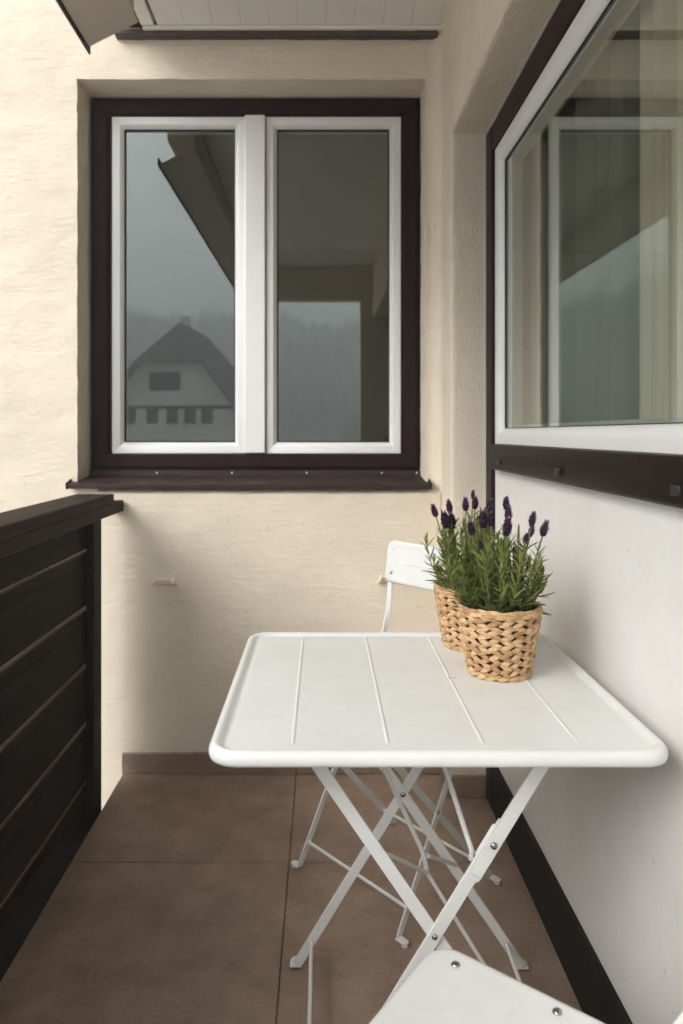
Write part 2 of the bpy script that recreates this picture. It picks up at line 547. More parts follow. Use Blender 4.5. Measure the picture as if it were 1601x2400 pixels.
# ---- wall on the right: plaster face, roughcast reveal round the big window
YJ, ZS, XR = 2.375, 2.135, 0.410              # jamb plane, soffit height, face of the wall
side = MB()
prof = [(0.575, 0.0), (0.55, 0.0), (0.53, 0.0), (0.51, 0.0), (0.49, 0.0), (0.47, 0.0), (0.45, 0.0), (0.427, 0.0)]
fil = [(XR + 0.012 - 0.012 * math.sin(a), 0.012 - 0.012 * math.cos(a)) for a in [R(x) for x in (20, 45, 70, 90)]]
prof += fil
nrev = len(prof)
prof2 = [fil[-1]] + [(XR, b) for b in (0.045, 0.075, 0.11, 0.15, 0.20)]
def sweep(pf, amp):
    cols = []
    for (x, b) in pf:
        path = [(x, YJ + b, z) for z in frange(-0.02, ZS + b, 0.02)[:107]]
        n1 = 107
        path = [(x, YJ + b, -0.02 + (ZS + b + 0.02) * i / (n1 - 1)) for i in range(n1)]
        path += [(x, YJ + b - (YJ + b + 0.70) * i / 150, ZS + b) for i in range(1, 151)]
        cols.append([disp(p, amp, 8, 1.0) for p in path])
    n = len(cols[0])
    vs = [p for c in cols for p in c]
    fs = [(i * n + j, (i + 1) * n + j, (i + 1) * n + j + 1, i * n + j + 1) for i in range(len(cols) - 1) for j in range(n - 1)]
    return vs, fs
rev = MB().add(*sweep(prof, 0.0022))
side.add(*sweep(prof2, 0.0022))
side.grid(lambda y, z: disp((XR, y, z), 0.0022, 8, 1.0), frange(-0.70, YW, 0.025), frange(ZS + 0.2, 2.72, 0.02))
# rounded inner corner towards the window wall
rc = 0.05
for_ang = [R(a) for a in range(0, 91, 10)]
side.grid(lambda a, z: disp((XR + 0.001 - rc + rc * math.sin(a), YW + 0.001 - rc + rc * math.cos(a), z), 0.0022, 8, 1.0), for_ang, frange(0.0, 2.72, 0.02))
w_side = side.build('side_wall', 'plaster_side', None, 60, merge=True)
tag(w_side, 'smooth cream plaster side wall between the casement window and the big window', 'wall')
rev.build('reveal', 'plaster_grain', w_side, 60, merge=True)

# ---- floor of large brown tiles
floor = MB().box(-0.688, 0.56, -1.0, 2.60, -0.22, -0.0045).build('floor', 'grout')
tag(floor, 'dark brown tiled balcony floor with thin joints', 'floor', kind='structure')
J = 0.0017
ycuts = [2.60, 2.014, 1.416, 0.818, 0.220, -0.378, -0.976]
xcuts = [(-0.690, -0.0935), (-0.0935, 0.56)]
for i in range(len(ycuts) - 1):
    for (xa, xb) in xcuts:
        t = MB().box(xa + (J if xa > -0.6 else 0), xb - J, ycuts[i + 1] + J, ycuts[i] - J, -0.012, random.uniform(-0.0006, 0.0006))
        t.build('tile', 'tile', floor, bevel=0.0016)
# skirting tiles along the walls
sk = [(-0.692, -0.0935, YL - 0.012, YL + 0.004), (-0.0915, XR - 0.010, YL - 0.012, YL + 0.004)]
for (xa, xb, ya, yb) in sk:
    MB().box(xa, xb, ya, yb, 0.0015, 0.072 + random.uniform(-0.001, 0.001)).build('skirting_tile', 'tile', floor, bevel=0.002)
MB().box(XR - 0.011, XR + 0.002, YJ + 0.001, YL - 0.0135, 0.0015, 0.0725).build('skirting_tile', 'tile', floor, bevel=0.002)
MB().box(XR - 0.011, 0.521, YJ - 0.011, YJ, 0.0015, 0.073).build('skirting_tile', 'tile', floor, bevel=0.002)

# ---- ceiling of painted boards under the roof
ZC = 2.573
roof = MB().box(-0.700, 4.0, -0.90, YW - 0.002, 2.588, 2.76).build('roof_slab', 'soffit_dark')
tag(roof, 'roof slab over the balcony ceiling', 'roof', kind='structure')
ceil = empty('ceiling', (0, 0, ZC), label='pale painted board ceiling over the balcony', cat='ceiling')
ceil['kind'] = 'structure'
bx = -0.570
while bx < XR + 0.01:
    x1 = min(bx + 0.0965, XR + 0.012)
    MB().box(bx + 0.0003, x1 - 0.0003, -0.70, 2.548, 0.0, 0.018).build('ceiling_board', 'ceiling', ceil, bevel=0.0006, seg=1)
    bx += 0.0965
MB().box(-0.60, XR + 0.012, -0.70, 2.56, 0.016, 0.026).build('backing', 'ceiling', ceil)
mo = MB()
mo.grid(lambda x, k: disp((x, *[(2.528, 0.0), (2.524, -0.006), (2.528, -0.011), (2.546, -0.013), (2.566, -0.012), (2.57, 0.01)][k]), 0.0006, 20), frange(-0.62, XR + 0.01, 0.02), [0, 1, 2, 3, 4, 5])
mo.build('cove_moulding', 'ceiling', ceil, 40)
ds = MB()
dpr = [(YW + 0.004, 0.0), (2.545, 0.0), (2.541, -0.004), (2.541, -0.016), (2.545, -0.020), (YW + 0.004, -0.021)]
ds.grid(lambda x, k: disp((x, dpr[k][0], dpr[k][1] - 0.0065), 0.0016, 30), frange(-0.72, 0.395, 0.01), range(6))
ds.build('dark_moulding', 'soffit_dark', ceil, 40)

# ---- eave: white edge board, sloping tan soffit panel, black drip edge
eave = empty('eave', (-0.7, 0, 2.5), label='sloping tan eave panel with black edge at the ceiling rim', cat='eave')
def eb(mb, *a, **k):
    o = mb.build(*a, **k)
    o.parent = eave; o.matrix_parent_inverse = Matrix.Translation((0.7, 0, -2.5))
    return o
m = MB()
pts = [(-0.562, 2.420), (-0.711, 2.345), (-0.714, 2.351), (-0.566, 2.428)]
vs = [(x, y, z) for y in (-0.70, 2.238) for (x, z) in pts]
m.add(vs, [(0, 1, 2, 3), (7, 6, 5, 4), (0, 4, 5, 1), (1, 5, 6, 2), (2, 6, 7, 3), (3, 7, 4, 0)])
eb(m, 'soffit_panel', 'soffit_tan')
m = MB()
pts = [(-0.5665, 2.4285), (-0.650, 2.4300), (-0.672, 2.432), (-0.690, 2.470), (-0.690, 2.552), (-0.5665, 2.552)]
vs = [(x, y, z) for y in (-0.70, 2.205) for (x, z) in pts]
m.add(vs, [tuple(range(6)), tuple(reversed(range(6, 12)))] + [(k, (k + 1) % 6, 6 + (k + 1) % 6, 6 + k) for k in range(6)])
eb(m, 'hanger_box', 'soffit_tan')
eb(MB().box(-0.6225, -0.5775, -0.70, 2.515, 2.5635, 2.585), 'edge_board', 'ceiling', bevel=0.002)
eb(MB().box(-0.7195, -0.7145, -0.70, 2.262, 2.334, 2.368), 'drip_edge', 'black_metal')
for yy in (2.36, 1.4, 0.4):
    eb(MB().lathe([(0.0001, 0), (0.006, 0.0), (0.006, -0.002), (0.003, -0.003)], 12, (-0.597, yy, 2.5638), False), 'screw', 'bolt_cap')

# ---- open end of the balcony behind the camera: lintel and pier
eb_ = MB().box(-0.70, 0.62, -0.82, -0.70, 2.290, 2.587).build('end_beam', 'beam', None, bevel=0.006)
tag(eb_, 'brown beam across the open end of the balcony behind the viewer', 'beam')
pier = MB().box(0.31, 0.62, -0.84, -0.70, -0.25, 2.289).build('end_pier', 'beam', None, bevel=0.006)
tag(pier, 'brown pier at the open end of the balcony', 'pier')

# ---- rooms behind the windows
def room(name, x0, x1, y0, y1, z0, z1, open_side, label):
    mb = MB()
    q = {'x0': [(x0, y0, z0), (x0, y1, z0), (x0, y1, z1), (x0, y0, z1)], 'x1': [(x1, y0, z0), (x1, y1, z0), (x1, y1, z1), (x1, y0, z1)],
         'y0': [(x0, y0, z0), (x1, y0, z0), (x1, y0, z1), (x0, y0, z1)], 'y1': [(x0, y1, z0), (x1, y1, z0), (x1, y1, z1), (x0, y1, z1)],
         'z0': [(x0, y0, z0), (x1, y0, z0), (x1, y1, z0), (x0, y1, z0)], 'z1': [(x0, y0, z1), (x1, y0, z1), (x1, y1, z1), (x0, y1, z1)]}
    for k, v in q.items():
        if k != open_side:
            mb.add(v, [(0, 1, 2, 3)])
    o = mb.build(name, 'room')
    tag(o, label, 'room', kind='structure')
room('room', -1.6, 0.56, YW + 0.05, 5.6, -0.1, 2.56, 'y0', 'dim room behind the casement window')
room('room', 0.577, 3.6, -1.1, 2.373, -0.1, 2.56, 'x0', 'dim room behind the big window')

# ================================================================== CASEMENT WINDOW
def frame_ring(mb_list, x0, x1, z0, z1, w, y0, y1, prof=None):
    """four mitred bars round a rectangle in the XZ plane, profile = [(inset, y)] closed"""
    prof = prof or [(0, y1), (0, y0), (w, y0), (w, y1)]
    def ring(i, y):
        return [(x0 + i, y, z0 + i), (x1 - i, y, z0 + i), (x1 - i, y, z1 - i), (x0 + i, y, z1 - i)]
    out = []
    n = len(prof)
    for k in range(4):
        k2 = (k + 1) % 4
        vs = []
        for (i, y) in prof:
            r = ring(i, y)
            vs += [r[k], r[k2]]
        fs = [(2 * j, 2 * j + 1, 2 * ((j + 1) % n) + 1, 2 * ((j + 1) % n)) for j in range(n)]
        fs += [tuple(2 * j for j in range(n)), tuple(2 * j + 1 for j in reversed(range(n)))]
        out.append(MB().add(vs, fs))
    return out

win = empty('casement_window', ((WX0 + WX1) / 2, YF, WZ0), label='brown framed casement window with two white sashes in plaster wall', cat='window')
WI = Matrix.Translation((-(WX0 + WX1) / 2, -YF, -WZ0))
def wp(mb, name, mat, parent=None, **k):
    o = mb.build(name, mat, parent or win, **k)
    if parent is None: o.matrix_parent_inverse = WI
    return o
fx0, fx1, fz0, fz1 = WX0 + 0.0045, WX1 - 0.003, 1.035, 2.4075
for mb in frame_ring(None, fx0, fx1, fz0, fz1, 0.078, YF, YF + 0.08, [(0, YF + 0.085), (0, YF + 0.002), (0.014, YF + 0.002), (0.014, YF - 0.012), (0.060, YF - 0.012), (0.066, YF + 0.004), (0.082, YF + 0.004), (0.082, YF + 0.085)]):
    wp(mb, 'frame_bar', 'brown_frame', bevel=0.0022)
# white sashes
def sash(x0, x1, z0, z1, name='sash'):
    s = empty(name)
    s.parent = win; s.matrix_parent_inverse = WI
    ya = YF - 0.008
    pr = [(0, ya + 0.06), (0, ya + 0.004), (0.004, ya), (0.030, ya), (0.044, ya + 0.016), (0.0445, ya + 0.06)]
    for mb in frame_ring(None, x0, x1, z0, z1, 0.044, 0, 0, pr):
        mb.build('sash_bar', 'pvc', s, bevel=0.0016)
    gpr = [(0.0440, ya + 0.022), (0.0438, ya + 0.0125), (0.0475, ya + 0.020), (0.0475, ya + 0.023)]
    for mb in frame_ring(None, x0, x1, z0, z1, 0.004, 0, 0, gpr):
        mb.build('gasket', 'gasket', s)
    g = MB().box(x0 + 0.0415, x1 - 0.0415, ya + 0.0235, ya + 0.0275, z0 + 0.0415, z1 - 0.0415)
    g.build('glass_pane', 'glass', s)
    return s
sash(-0.7775, -0.283, 1.096, 2.336)
sash(-0.214, 0.286, 1.096, 2.336)
wp(MB().box(-0.2875, -0.2125, YF - 0.022, YF + 0.06, 1.099, 2.3365), 'mullion', 'pvc', bevel=0.004)
wp(MB().box(-0.2126, -0.2096, YF - 0.010, YF + 0.03, 1.10, 2.335), 'gap_seal', 'gasket')
# sill
sill = MB()
sp = [(YF + 0.0, 1.036), (YF - 0.004, 1.036), (YF - 0.006, 1.018), (YF - 0.010, 1.0165), (2.532, 0.9985), (2.529, 0.997), (2.529, 0.982), (2.532, 0.981), (2.534, 0.994), (YF, 1.010)]
vs = [(x, y, z) for x in (WX0 - 0.020, WX1 + 0.010) for (y, z) in sp]
n = len(sp)
sill.add(vs, [tuple(range(n)), tuple(reversed(range(n, 2 * n)))] + [(j, (j + 1) % n, n + (j + 1) % n, n + j) for j in range(n)])
so = wp(sill, 'sill', 'brown_sill', bevel=0.001)
for xe in (WX0 - 0.024, WX1 + 0.0075):
    mb = MB()
    cp = [(YW - 0.004, 1.0125), (2.56, 1.009), (2.527, 1.0005), (2.527, 0.980), (YW - 0.004, 0.984)]
    vs = [(x, y, z) for x in (xe, xe + 0.0065) for (y, z) in cp]
    mb.add(vs, [(0, 1, 2, 3, 4), (9, 8, 7, 6, 5)] + [(j, (j + 1) % 5, 5 + (j + 1) % 5, 5 + j) for j in range(5)])
    mb.build('end_cap', 'brown_frame', so)
for k in range(5):
    xs_ = -0.612 + k * 0.2755 if k < 4 else 0.343
    mb = MB().lathe([(0.0001, 0), (0.0034, 0.0005), (0.0034, 0.002)], 10, (0, 0, 0), False)
    o = mb.build('screw', 'plug', so, smooth=40)
    o.location = (xs_, YF - 0.0085, 1.027); o.rotation_euler = (R(-90), 0, 0)

# ================================================================== BIG WINDOW ON THE RIGHT
bw = empty('big_window', (0.56, 0.8, 1.14), label='large brown framed window with white sash and curtain behind', cat='window')
BI = Matrix.Translation((-0.56, -0.8, -1.14))
def bp(mb, name, mat, parent=None, **k):
    o = mb.build(name, mat, parent or bw, **k)
    if parent is None: o.matrix_parent_inverse = BI
    return o
YE = -0.69
XF = 0.522
bp(MB().box(XF, 0.60, 2.292, YJ - 0.005, 0.0, 2.128), 'frame_post', 'brown_frame', bevel=0.004)
bp(MB().box(XF + 0.0015, 0.60, YE, 2.2915, 2.052, 2.1285), 'frame_head', 'brown_frame', bevel=0.004)
bp(MB().box(XF - 0.002, XF + 0.03, YJ - 0.0048, YJ - 0.0008, 0.074, 2.131), 'cover_strip', 'strip')
bp(MB().box(XF - 0.002, XF + 0.03, YE, YJ - 0.0048, 2.1288, 2.1325), 'cover_strip', 'strip')
# white sash, profile (inset, x)
def big_ring(prof, name, mat, parent=None, bevel=0.0):
    y0, y1, z0, z1 = YE, 2.290, 1.133, 2.054
    def ring(i, x):
        return [(x, y0 + i, z0 + i), (x, y1 - i, z0 + i), (x, y1 - i, z1 - i), (x, y0 + i, z1 - i)]
    n = len(prof)
    for k in range(4):
        k2 = (k + 1) % 4
        vs = []
        for (i, x) in prof:
            r = ring(i, x); vs += [r[k], r[k2]]
        fs = [(2 * j, 2 * j + 1, 2 * ((j + 1) % n) + 1, 2 * ((j + 1) % n)) for j in range(n)]
        fs += [tuple(2 * j for j in range(n)), tuple(2 * j + 1 for j in reversed(range(n)))]
        bp(MB().add(vs, fs), name, mat, parent, bevel=bevel)
big_ring([(0, 0.60), (0, 0.537), (0.004, 0.532), (0.028, 0.532), (0.038, 0.535), (0.048, 0.543), (0.053, 0.549), (0.053, 0.60)], 'sash_bar', 'pvc', bevel=0.0015)
big_ring([(0.0525, 0.5555), (0.0525, 0.550), (0.0550, 0.552), (0.0550, 0.5555)], 'gasket', 'gasket')
big_ring([(0.054, 0.600), (0.054, 0.5610), (0.063, 0.5610), (0.063, 0.600)], 'spacer_bar', 'strip')
bp(MB().box(0.5560, 0.5600, YE + 0.051, 2.290 - 0.051, 1.184, 2.003), 'glass_pane', 'glass')

panel = MB().box(0.5335, 0.575, YE, 2.2905, 0.150, 1.1315).build('infill_panel', 'panel', None, bevel=0.002)
tag(panel, 'smooth white infill panel below the big window', 'panel')
rail = empty('cover_rail', (0.50, 0.6, 1.10), label='dark brown horizontal cover rail under the big window', cat='rail')
RI = Matrix.Translation((-0.50, -0.6, -1.10))
o = MB()
rp = [(0.5335, 1.140), (0.506, 1.1385), (0.501, 1.133), (0.500, 1.071), (0.504, 1.065), (0.512, 1.063), (0.5335, 1.066)]
vs = [(x, y, z) for y in (YE, 2.232) for (x, z) in rp]
n = len(rp)
o.add(vs, [tuple(range(n)), tuple(reversed(range(n, 2 * n)))] + [(j, (j + 1) % n, n + (j + 1) % n, n + j) for j in range(n)])
o = o.build('rail_board', 'brown_rail', rail, bevel=0.002); o.matrix_parent_inverse = RI
for yy in (2.085, 1.560, 1.035, 0.51):
    o = MB().box(0.492, 0.5008, yy - 0.014, yy + 0.014, 1.083, 1.098).build('bolt_cap', 'bolt_cap', rail, bevel=0.0022); o.matrix_parent_inverse = RI
pl = MB().box(0.5225, 0.56, YE, 2.2915, 0.0025, 0.1535).build('plinth_board', 'plinth', None, bevel=0.003)
tag(pl, 'black brown plinth board at the floor below the white panel', 'plinth')

# curtains behind the glass
def curtain(y0, y1, x, amp, pitch, mat, label, seed):
    rnd = random.Random(seed)
    ph = [rnd.uniform(0, 6.28) for _ in range(4)]
    mb = MB()
    def fn(y, z):
        k = (y - y0) / pitch * 2 * math.pi
        a = amp * (0.75 + 0.35 * math.sin(k * 0.23 + ph[0]))
        xx = x + a * math.sin(k + 0.8 * math.sin(k * 0.31 + ph[1]) + 0.15 * (z - 1)) + 0.3 * a * math.sin(2.3 * k + ph[2])
        return (xx, y, z)
    mb.grid(fn, frange(y0, y1, 0.008), frange(0.05, 2.25, 0.2))
    o = mb.build('curtain', mat, None, 180)
    s = o.modifiers.new('thickness', 'SOLIDIFY'); s.thickness = 0.0015
    tag(o, label, 'curtain')
curtain(1.485, 2.33, 0.648, 0.030, 0.13, 'curtain', 'olive grey curtain behind the big window nearest the corner', 3)
curtain(0.20, 1.465, 0.645, 0.022, 0.075, 'curtain_pale', 'pale cream curtain behind the big window beside the olive one', 5)

# ================================================================== FENCE
def fence(name, length, label):
    """local: runs along +Y from 0 to length; x = 0 is the inner face of the planks, outside is -x"""
    f = empty(name, label=label, cat='fence')
    tops = [0.8965, 0.803, 0.622, 0.442, 0.262, 0.082]
    for i, zt_ in enumerate(tops):
        z0 = (tops[i + 1] + (0.016 if i else 0.010) if i + 1 < len(tops) else -0.17)
        y1 = length - random.uniform(0, 0.006)
        # plank section: rebated upper edge, chamfered
        sec = [(-0.030, z0), (0.0, z0), (0.0, zt_ - 0.036), (-0.004, zt_ - 0.039), (-0.004, zt_ - 0.005), (-0.007, zt_ - 0.001), (-0.030, zt_)]
        if zt_ - z0 < 0.1:
            sec = [(-0.024, z0), (0.0, z0), (0.0, zt_), (-0.024, zt_)]
        n = len(sec)
        ny = max(2, int(length / 0.12))
        vs = []
        for j in range(ny + 1):
            y = y1 * j / ny
            wob = 0.0012 * noise.noise(Vector((i * 3.7, y * 2.5, 0)))
            wz = 0.0018 * noise.noise(Vector((i * 5.7, y * 4.5, 3)))
            vs += [(x + wob, y, z + (wz if k >= n - 4 else 0)) for k, (x, z) in enumerate(sec)]
        fs = [tuple(range(n)), tuple(reversed(range(ny * n, ny * n + n)))]
        for j in range(ny):
            fs += [(j * n + k, j * n + (k + 1) % n, (j + 1) * n + (k + 1) % n, (j + 1) * n + k) for k in range(n)]
        po_ = MB().add(vs, fs).build('plank', 'wood', f, bevel=0.0012, seg=1)
        po_.data.materials.append(M['wood_lit_edge'])
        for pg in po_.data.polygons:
            if pg.normal.z > 0.5: pg.material_index = 1  # upward faces get the paler, painted-in skylight
    for (ya, yb) in ((length - 0.164, length - 0.084), (length * 0.42, length * 0.42 + 0.09), (0, 0.09)):
        p = MB().box(0.0025, 0.028, ya, yb - 0.001, -0.070, 0.904).build('post', 'wood', f, bevel=0.003)
    return f
fn = fence('slat_fence', 3.436, 'dark brown horizontal plank balcony fence with top rail')
fn.location = (-0.735, -1.0, 0)
o = MB().box(0.006, 0.048, 0, 3.538, 0.9045, 0.9425).build('under_rail', 'wood_rail', fn, bevel=0.003)
o = MB().box(-0.072, 0.053, 0, 3.405, 0.9435, 0.974).build('cap_board', 'wood_rail', fn, bevel=0.004)
for zz in (0.80, 0.65, 0.56, 0.43, 0.29, 0.14):
    q = MB().lathe([(0.0001, 0.004), (0.005, 0.003), (0.006, 0.0)], 10, (0, 0, 0), False).build('bolt', 'bolt_cap', fn)
    q.location = (0.016, 3.3515, zz); q.rotation_euler = (R(-90), 0, 0)
# ================================================================== WALL HOOKS (painted over)
def wall_hook(x, z, label):
    h = empty('wall_hook', (x, YL, z), label=label, cat='hook', group='painted-over wall brackets')
    MB().box(-0.028, 0.028, -0.009, 0.004, -0.011, 0.008).build('plate', 'plaster_low', h, bevel=0.003)
    for s in (-1, 1):
        MB().tube([(s * 0.029, 0.002, 0.006), (s * 0.030, -0.016, 0.006), (s * 0.032, -0.022, -0.002), (s * 0.036, -0.016, -0.010), (s * 0.038, -0.006, -0.012)], 0.0050, 8).build('lug', 'plaster_low', h, smooth=60)
wall_hook(-0.545, 0.662, 'small cream painted-over bracket alone on the bare lower wall')
wall_hook(0.228, 0.672, 'small cream painted-over bracket on the wall half hidden behind the rear chair')

# ================================================================== TABLE
def rrect(hx, hy, r, n=8):
    pts = []
    for cx, cy, a0 in ((hx - r, hy - r, 0), (-hx + r, hy - r, 90), (-hx + r, -hy + r, 180), (hx - r, -hy + r, 270)):
        for k in range(n + 1):
            a = R(a0 + 90 * k / n)
            pts.append((cx + r * math.cos(a), cy + r * math.sin(a)))
    return pts
def rounded_plate(hx, hy, r, prof, n=8):
    """rings of rounded rectangles, prof = [(inset, z)]; first and last ring are capped"""
    mb = MB(); vs = []; fs = []
    for (i, z) in prof:
        vs += [(x, y, z) for x, y in rrect(hx - i, hy - i, max(r - i, 0.004), n)]
    m_ = 4 * (n + 1)
    for j in range(len(prof) - 1):
        for k in range(m_):
            k2 = (k + 1) % m_
            fs.append((j * m_ + k, j * m_ + k2, (j + 1) * m_ + k2, (j + 1) * m_ + k))
    fs.append(tuple(reversed(range(m_)))); fs.append(tuple((len(prof) - 1) * m_ + k for k in range(m_)))
    return mb.add(vs, fs)
def ridge(p0, p1, w, h):
    """long low pressed bead with tapered ends"""
    p0, p1 = Vector(p0), Vector(p1)
    d = (p1 - p0).normalized(); s = Vector((-d.y, d.x, 0)); L = (p1 - p0).length
    us = [0, 0.004, 0.01] + [L * k / 8 for k in range(1, 8)] + [L - 0.01, L - 0.004, L]
    def fn_(u, k):
        e = min(1, min(u, L - u) / 0.01); e = math.sqrt(max(0, e))
        a = (k / 8) * math.pi
        q = p0 + d * u + s * (-math.cos(a) * w / 2 * (0.3 + 0.7 * e))
        return (q.x, q.y, q.z - 0.0004 + h * math.sin(a) * e)
    return MB().grid(fn_, us, range(9))

TX, TY, TZ = 0.1666, 1.355, 0.722
HX, HY = 0.3345, 0.320
tab = empty('folding_table', (TX, TY, 0), label='white folding metal table with crossed flat legs', cat='table')
top = rounded_plate(HX, HY, 0.046, [
    (0.020, TZ - 0.014), (0.006, TZ - 0.0225), (0.002, TZ - 0.021), (0.0004, TZ - 0.017), (0.0, TZ - 0.012), (0.0012, TZ - 0.007), (0.0042, TZ - 0.0025),
    (0.0085, TZ), (0.013, TZ - 0.0008), (0.017, TZ - 0.0032), (0.021, TZ - 0.0058), (0.025, TZ - 0.0066), (0.029, TZ - 0.0060), (0.034, TZ - 0.0056)], 10)
top_o = top.build('table_top', 'steel_white', tab, smooth=75)
for k in range(4):
    gx = -0.2115 + k * 0.1397
    ridge((gx, -0.279, TZ - 0.0056), (gx, 0.289, TZ - 0.0056), 0.0062, 0.0016).build('pressed_bead', 'steel_white', top_o, smooth=80)
# crumbs of soil on the plate near the pots
CX = 0.0065                                    # leg centre relative to table centre
ZCR = 0.387                                   # crossing height
def legx(z, s):                               # x of a leg axis at height z; s = +1 leans right going up
    return CX + s * (z - ZCR) * (0.615 if s > 0 else 0.69)
YFR, YRR = -0.205, 0.254                      # front pair, rear pair (local)
def leg(name, yc, s, z0, z1, foot_dir, w=0.0205, t=0.005):
    z0f = 0.012
    p0 = (legx(z0f, s), yc, z0f); p1 = (legx(z1, s), yc, z1)
    mb = MB().bar(p0, p1, w, t, (0, 1, 0) if False else (1, 0, 0))
    o = mb.build(name, 'steel_leg', tab, bevel=0.0012)
    # foot tab bent away under the bar
    x0 = legx(0.008, s)
    ft = MB()
    pts = [(x0 - s * 0.0, yc, 0.007)]
    tabm = []
    nseg = 8
    vs = []
    for z in (0.005, 0.009):
        vs += [(x0 - 0.013, yc, z), (x0 + 0.013, yc, z)]
        for k in range(nseg + 1):
            a = math.pi * k / nseg
            vs.append((x0 + 0.013 * math.cos(a), yc + foot_dir * (0.018 + 0.013 * math.sin(a)), z))
    n_ = nseg + 3
    # order: two at the bar, then arc from +x to -x
    idx = [0, 1] + list(range(2, n_))
    fs = [tuple(idx), tuple(n_ + i for i in reversed(idx))]
    for a, b in zip(idx, idx[1:] + idx[:1]):
        fs.append((a, b, n_ + b, n_ + a))
    ft.add(vs, fs).build('foot', 'steel_leg', o, bevel=0.001)
    MB().lathe([(0.008, 0.0003), (0.009, 0.002), (0.009, 0.005)], 14, (x0, yc + foot_dir * 0.018, 0)).build('foot_pad', 'steel_white', o, smooth=40)
    return o
leg('leg', YFR + 0.006, -1, 0, 0.696, -1)             # front, leaning left going up (behind)
lo = leg('leg', YFR, 1, 0, 0.565, -1)                 # front, leaning right going up (lower piece)
leg('leg', YRR - 0.006, -1, 0, 0.696, 1)              # rear
leg('leg', YRR, 1, 0, 0.696, 1)
# upper half of the front right-leaning leg, overlapping the lower piece
za = 0.485
dv = Vector((0.615, 0, 1)).normalized()
a0 = Vector((legx(za, 1) + 0.002, YFR - 0.0055, za)); a1 = Vector((legx(0.696, 1), YFR - 0.0055, 0.696))
ul = MB().bar(a0, a1, 0.0215, 0.005, (1, 0, 0))
nrm_ = Vector((dv.z, 0, -dv.x))
arc = []
for yy in (YFR - 0.008, YFR - 0.003):
    for k in range(11):
        a = math.pi * k / 10
        arc.append(a0 + nrm_ * (0.01075 * math.cos(a)) - dv * (0.01075 * math.sin(a)) + Vector((0, yy - a0.y, 0)))
ul.add(arc, [tuple(range(11)), tuple(reversed(range(11, 22)))] + [(k, k + 1, k + 12, k + 11) for k in range(10)])
ul.build('leg_upper', 'steel_leg', tab, bevel=0.0012)
# hook welded behind that joint
MB().bar((legx(0.515, 1) - 0.009, YFR + 0.001, 0.510), (legx(0.56, 1) - 0.008, YFR + 0.001, 0.558), 0.016, 0.004, (1, 0, 0)).build('hook_plate', 'steel_leg', tab, bevel=0.002)
def rivet_at(x, y, z, r, parent, ydir=-1, mat='rivet'):
    mb = MB().lathe([(r, 0), (r * 0.96, r * 0.25), (r * 0.7, r * 0.5), (r * 0.3, r * 0.62), (0.0001, r * 0.64)], 14, (0, 0, 0), False)
    o = mb.build('rivet', mat, parent, smooth=70)
    o.location = (x, y, z); o.rotation_euler = (R(90) * (-ydir), 0, 0)
    return o
rivet_at(CX, YFR - 0.0026, ZCR, 0.0048, tab)
rivet_at(CX, YRR - 0.0088, ZCR, 0.0062, tab)
rivet_at(legx(0.532, 1) + 0.002, YFR - 0.0082, 0.532, 0.0058, tab)
# stretchers joining the front and rear pairs near the floor
def rod(name, pts, r, parent=None, mat='steel_leg', n=10):
    return MB().tube(pts, r, n).build(name, mat, parent or tab, smooth=60)
rod('stretcher', [(legx(0.063, 1), YFR + 0.003, 0.063), (legx(0.063, 1), YRR - 0.003, 0.063)], 0.0042)
rod('stretcher', [(legx(0.063, -1), YFR + 0.010, 0.063), (legx(0.063, -1), YRR - 0.010, 0.063)], 0.0042)
rod('stretcher', [(legx(0.682, 1), YFR, 0.682), (legx(0.682, 1), YRR, 0.682)], 0.004)
rod('stretcher', [(legx(0.682, -1), YFR, 0.682), (legx(0.682, -1), YRR, 0.682)], 0.004)
# folding stays
P = lambda x, y, z: (x - TX, y - TY, z)
knee = P(0.1965, 1.40, 0.337)
rod('stay', [P(0.037, 1.40, 0.702), P(0.187, 1.40, 0.380), P(0.193, 1.40, 0.360), knee], 0.0046)
rod('stay', [P(0.089, 1.160, 0.512), knee], 0.0044)
rod('stay', [P(0.289, 1.604, 0.232), P(0.199, 1.405, 0.366)], 0.0044)
rod('stay', [knee, P(0.365, 1.40, 0.065)], 0.0040)
rod('stay', [P(0.176, 1.36, 0.702), P(0.232, 1.19, 0.520), P(0.2365, 1.172, 0.506), P(0.2325, 1.158, 0.502)], 0.0046)

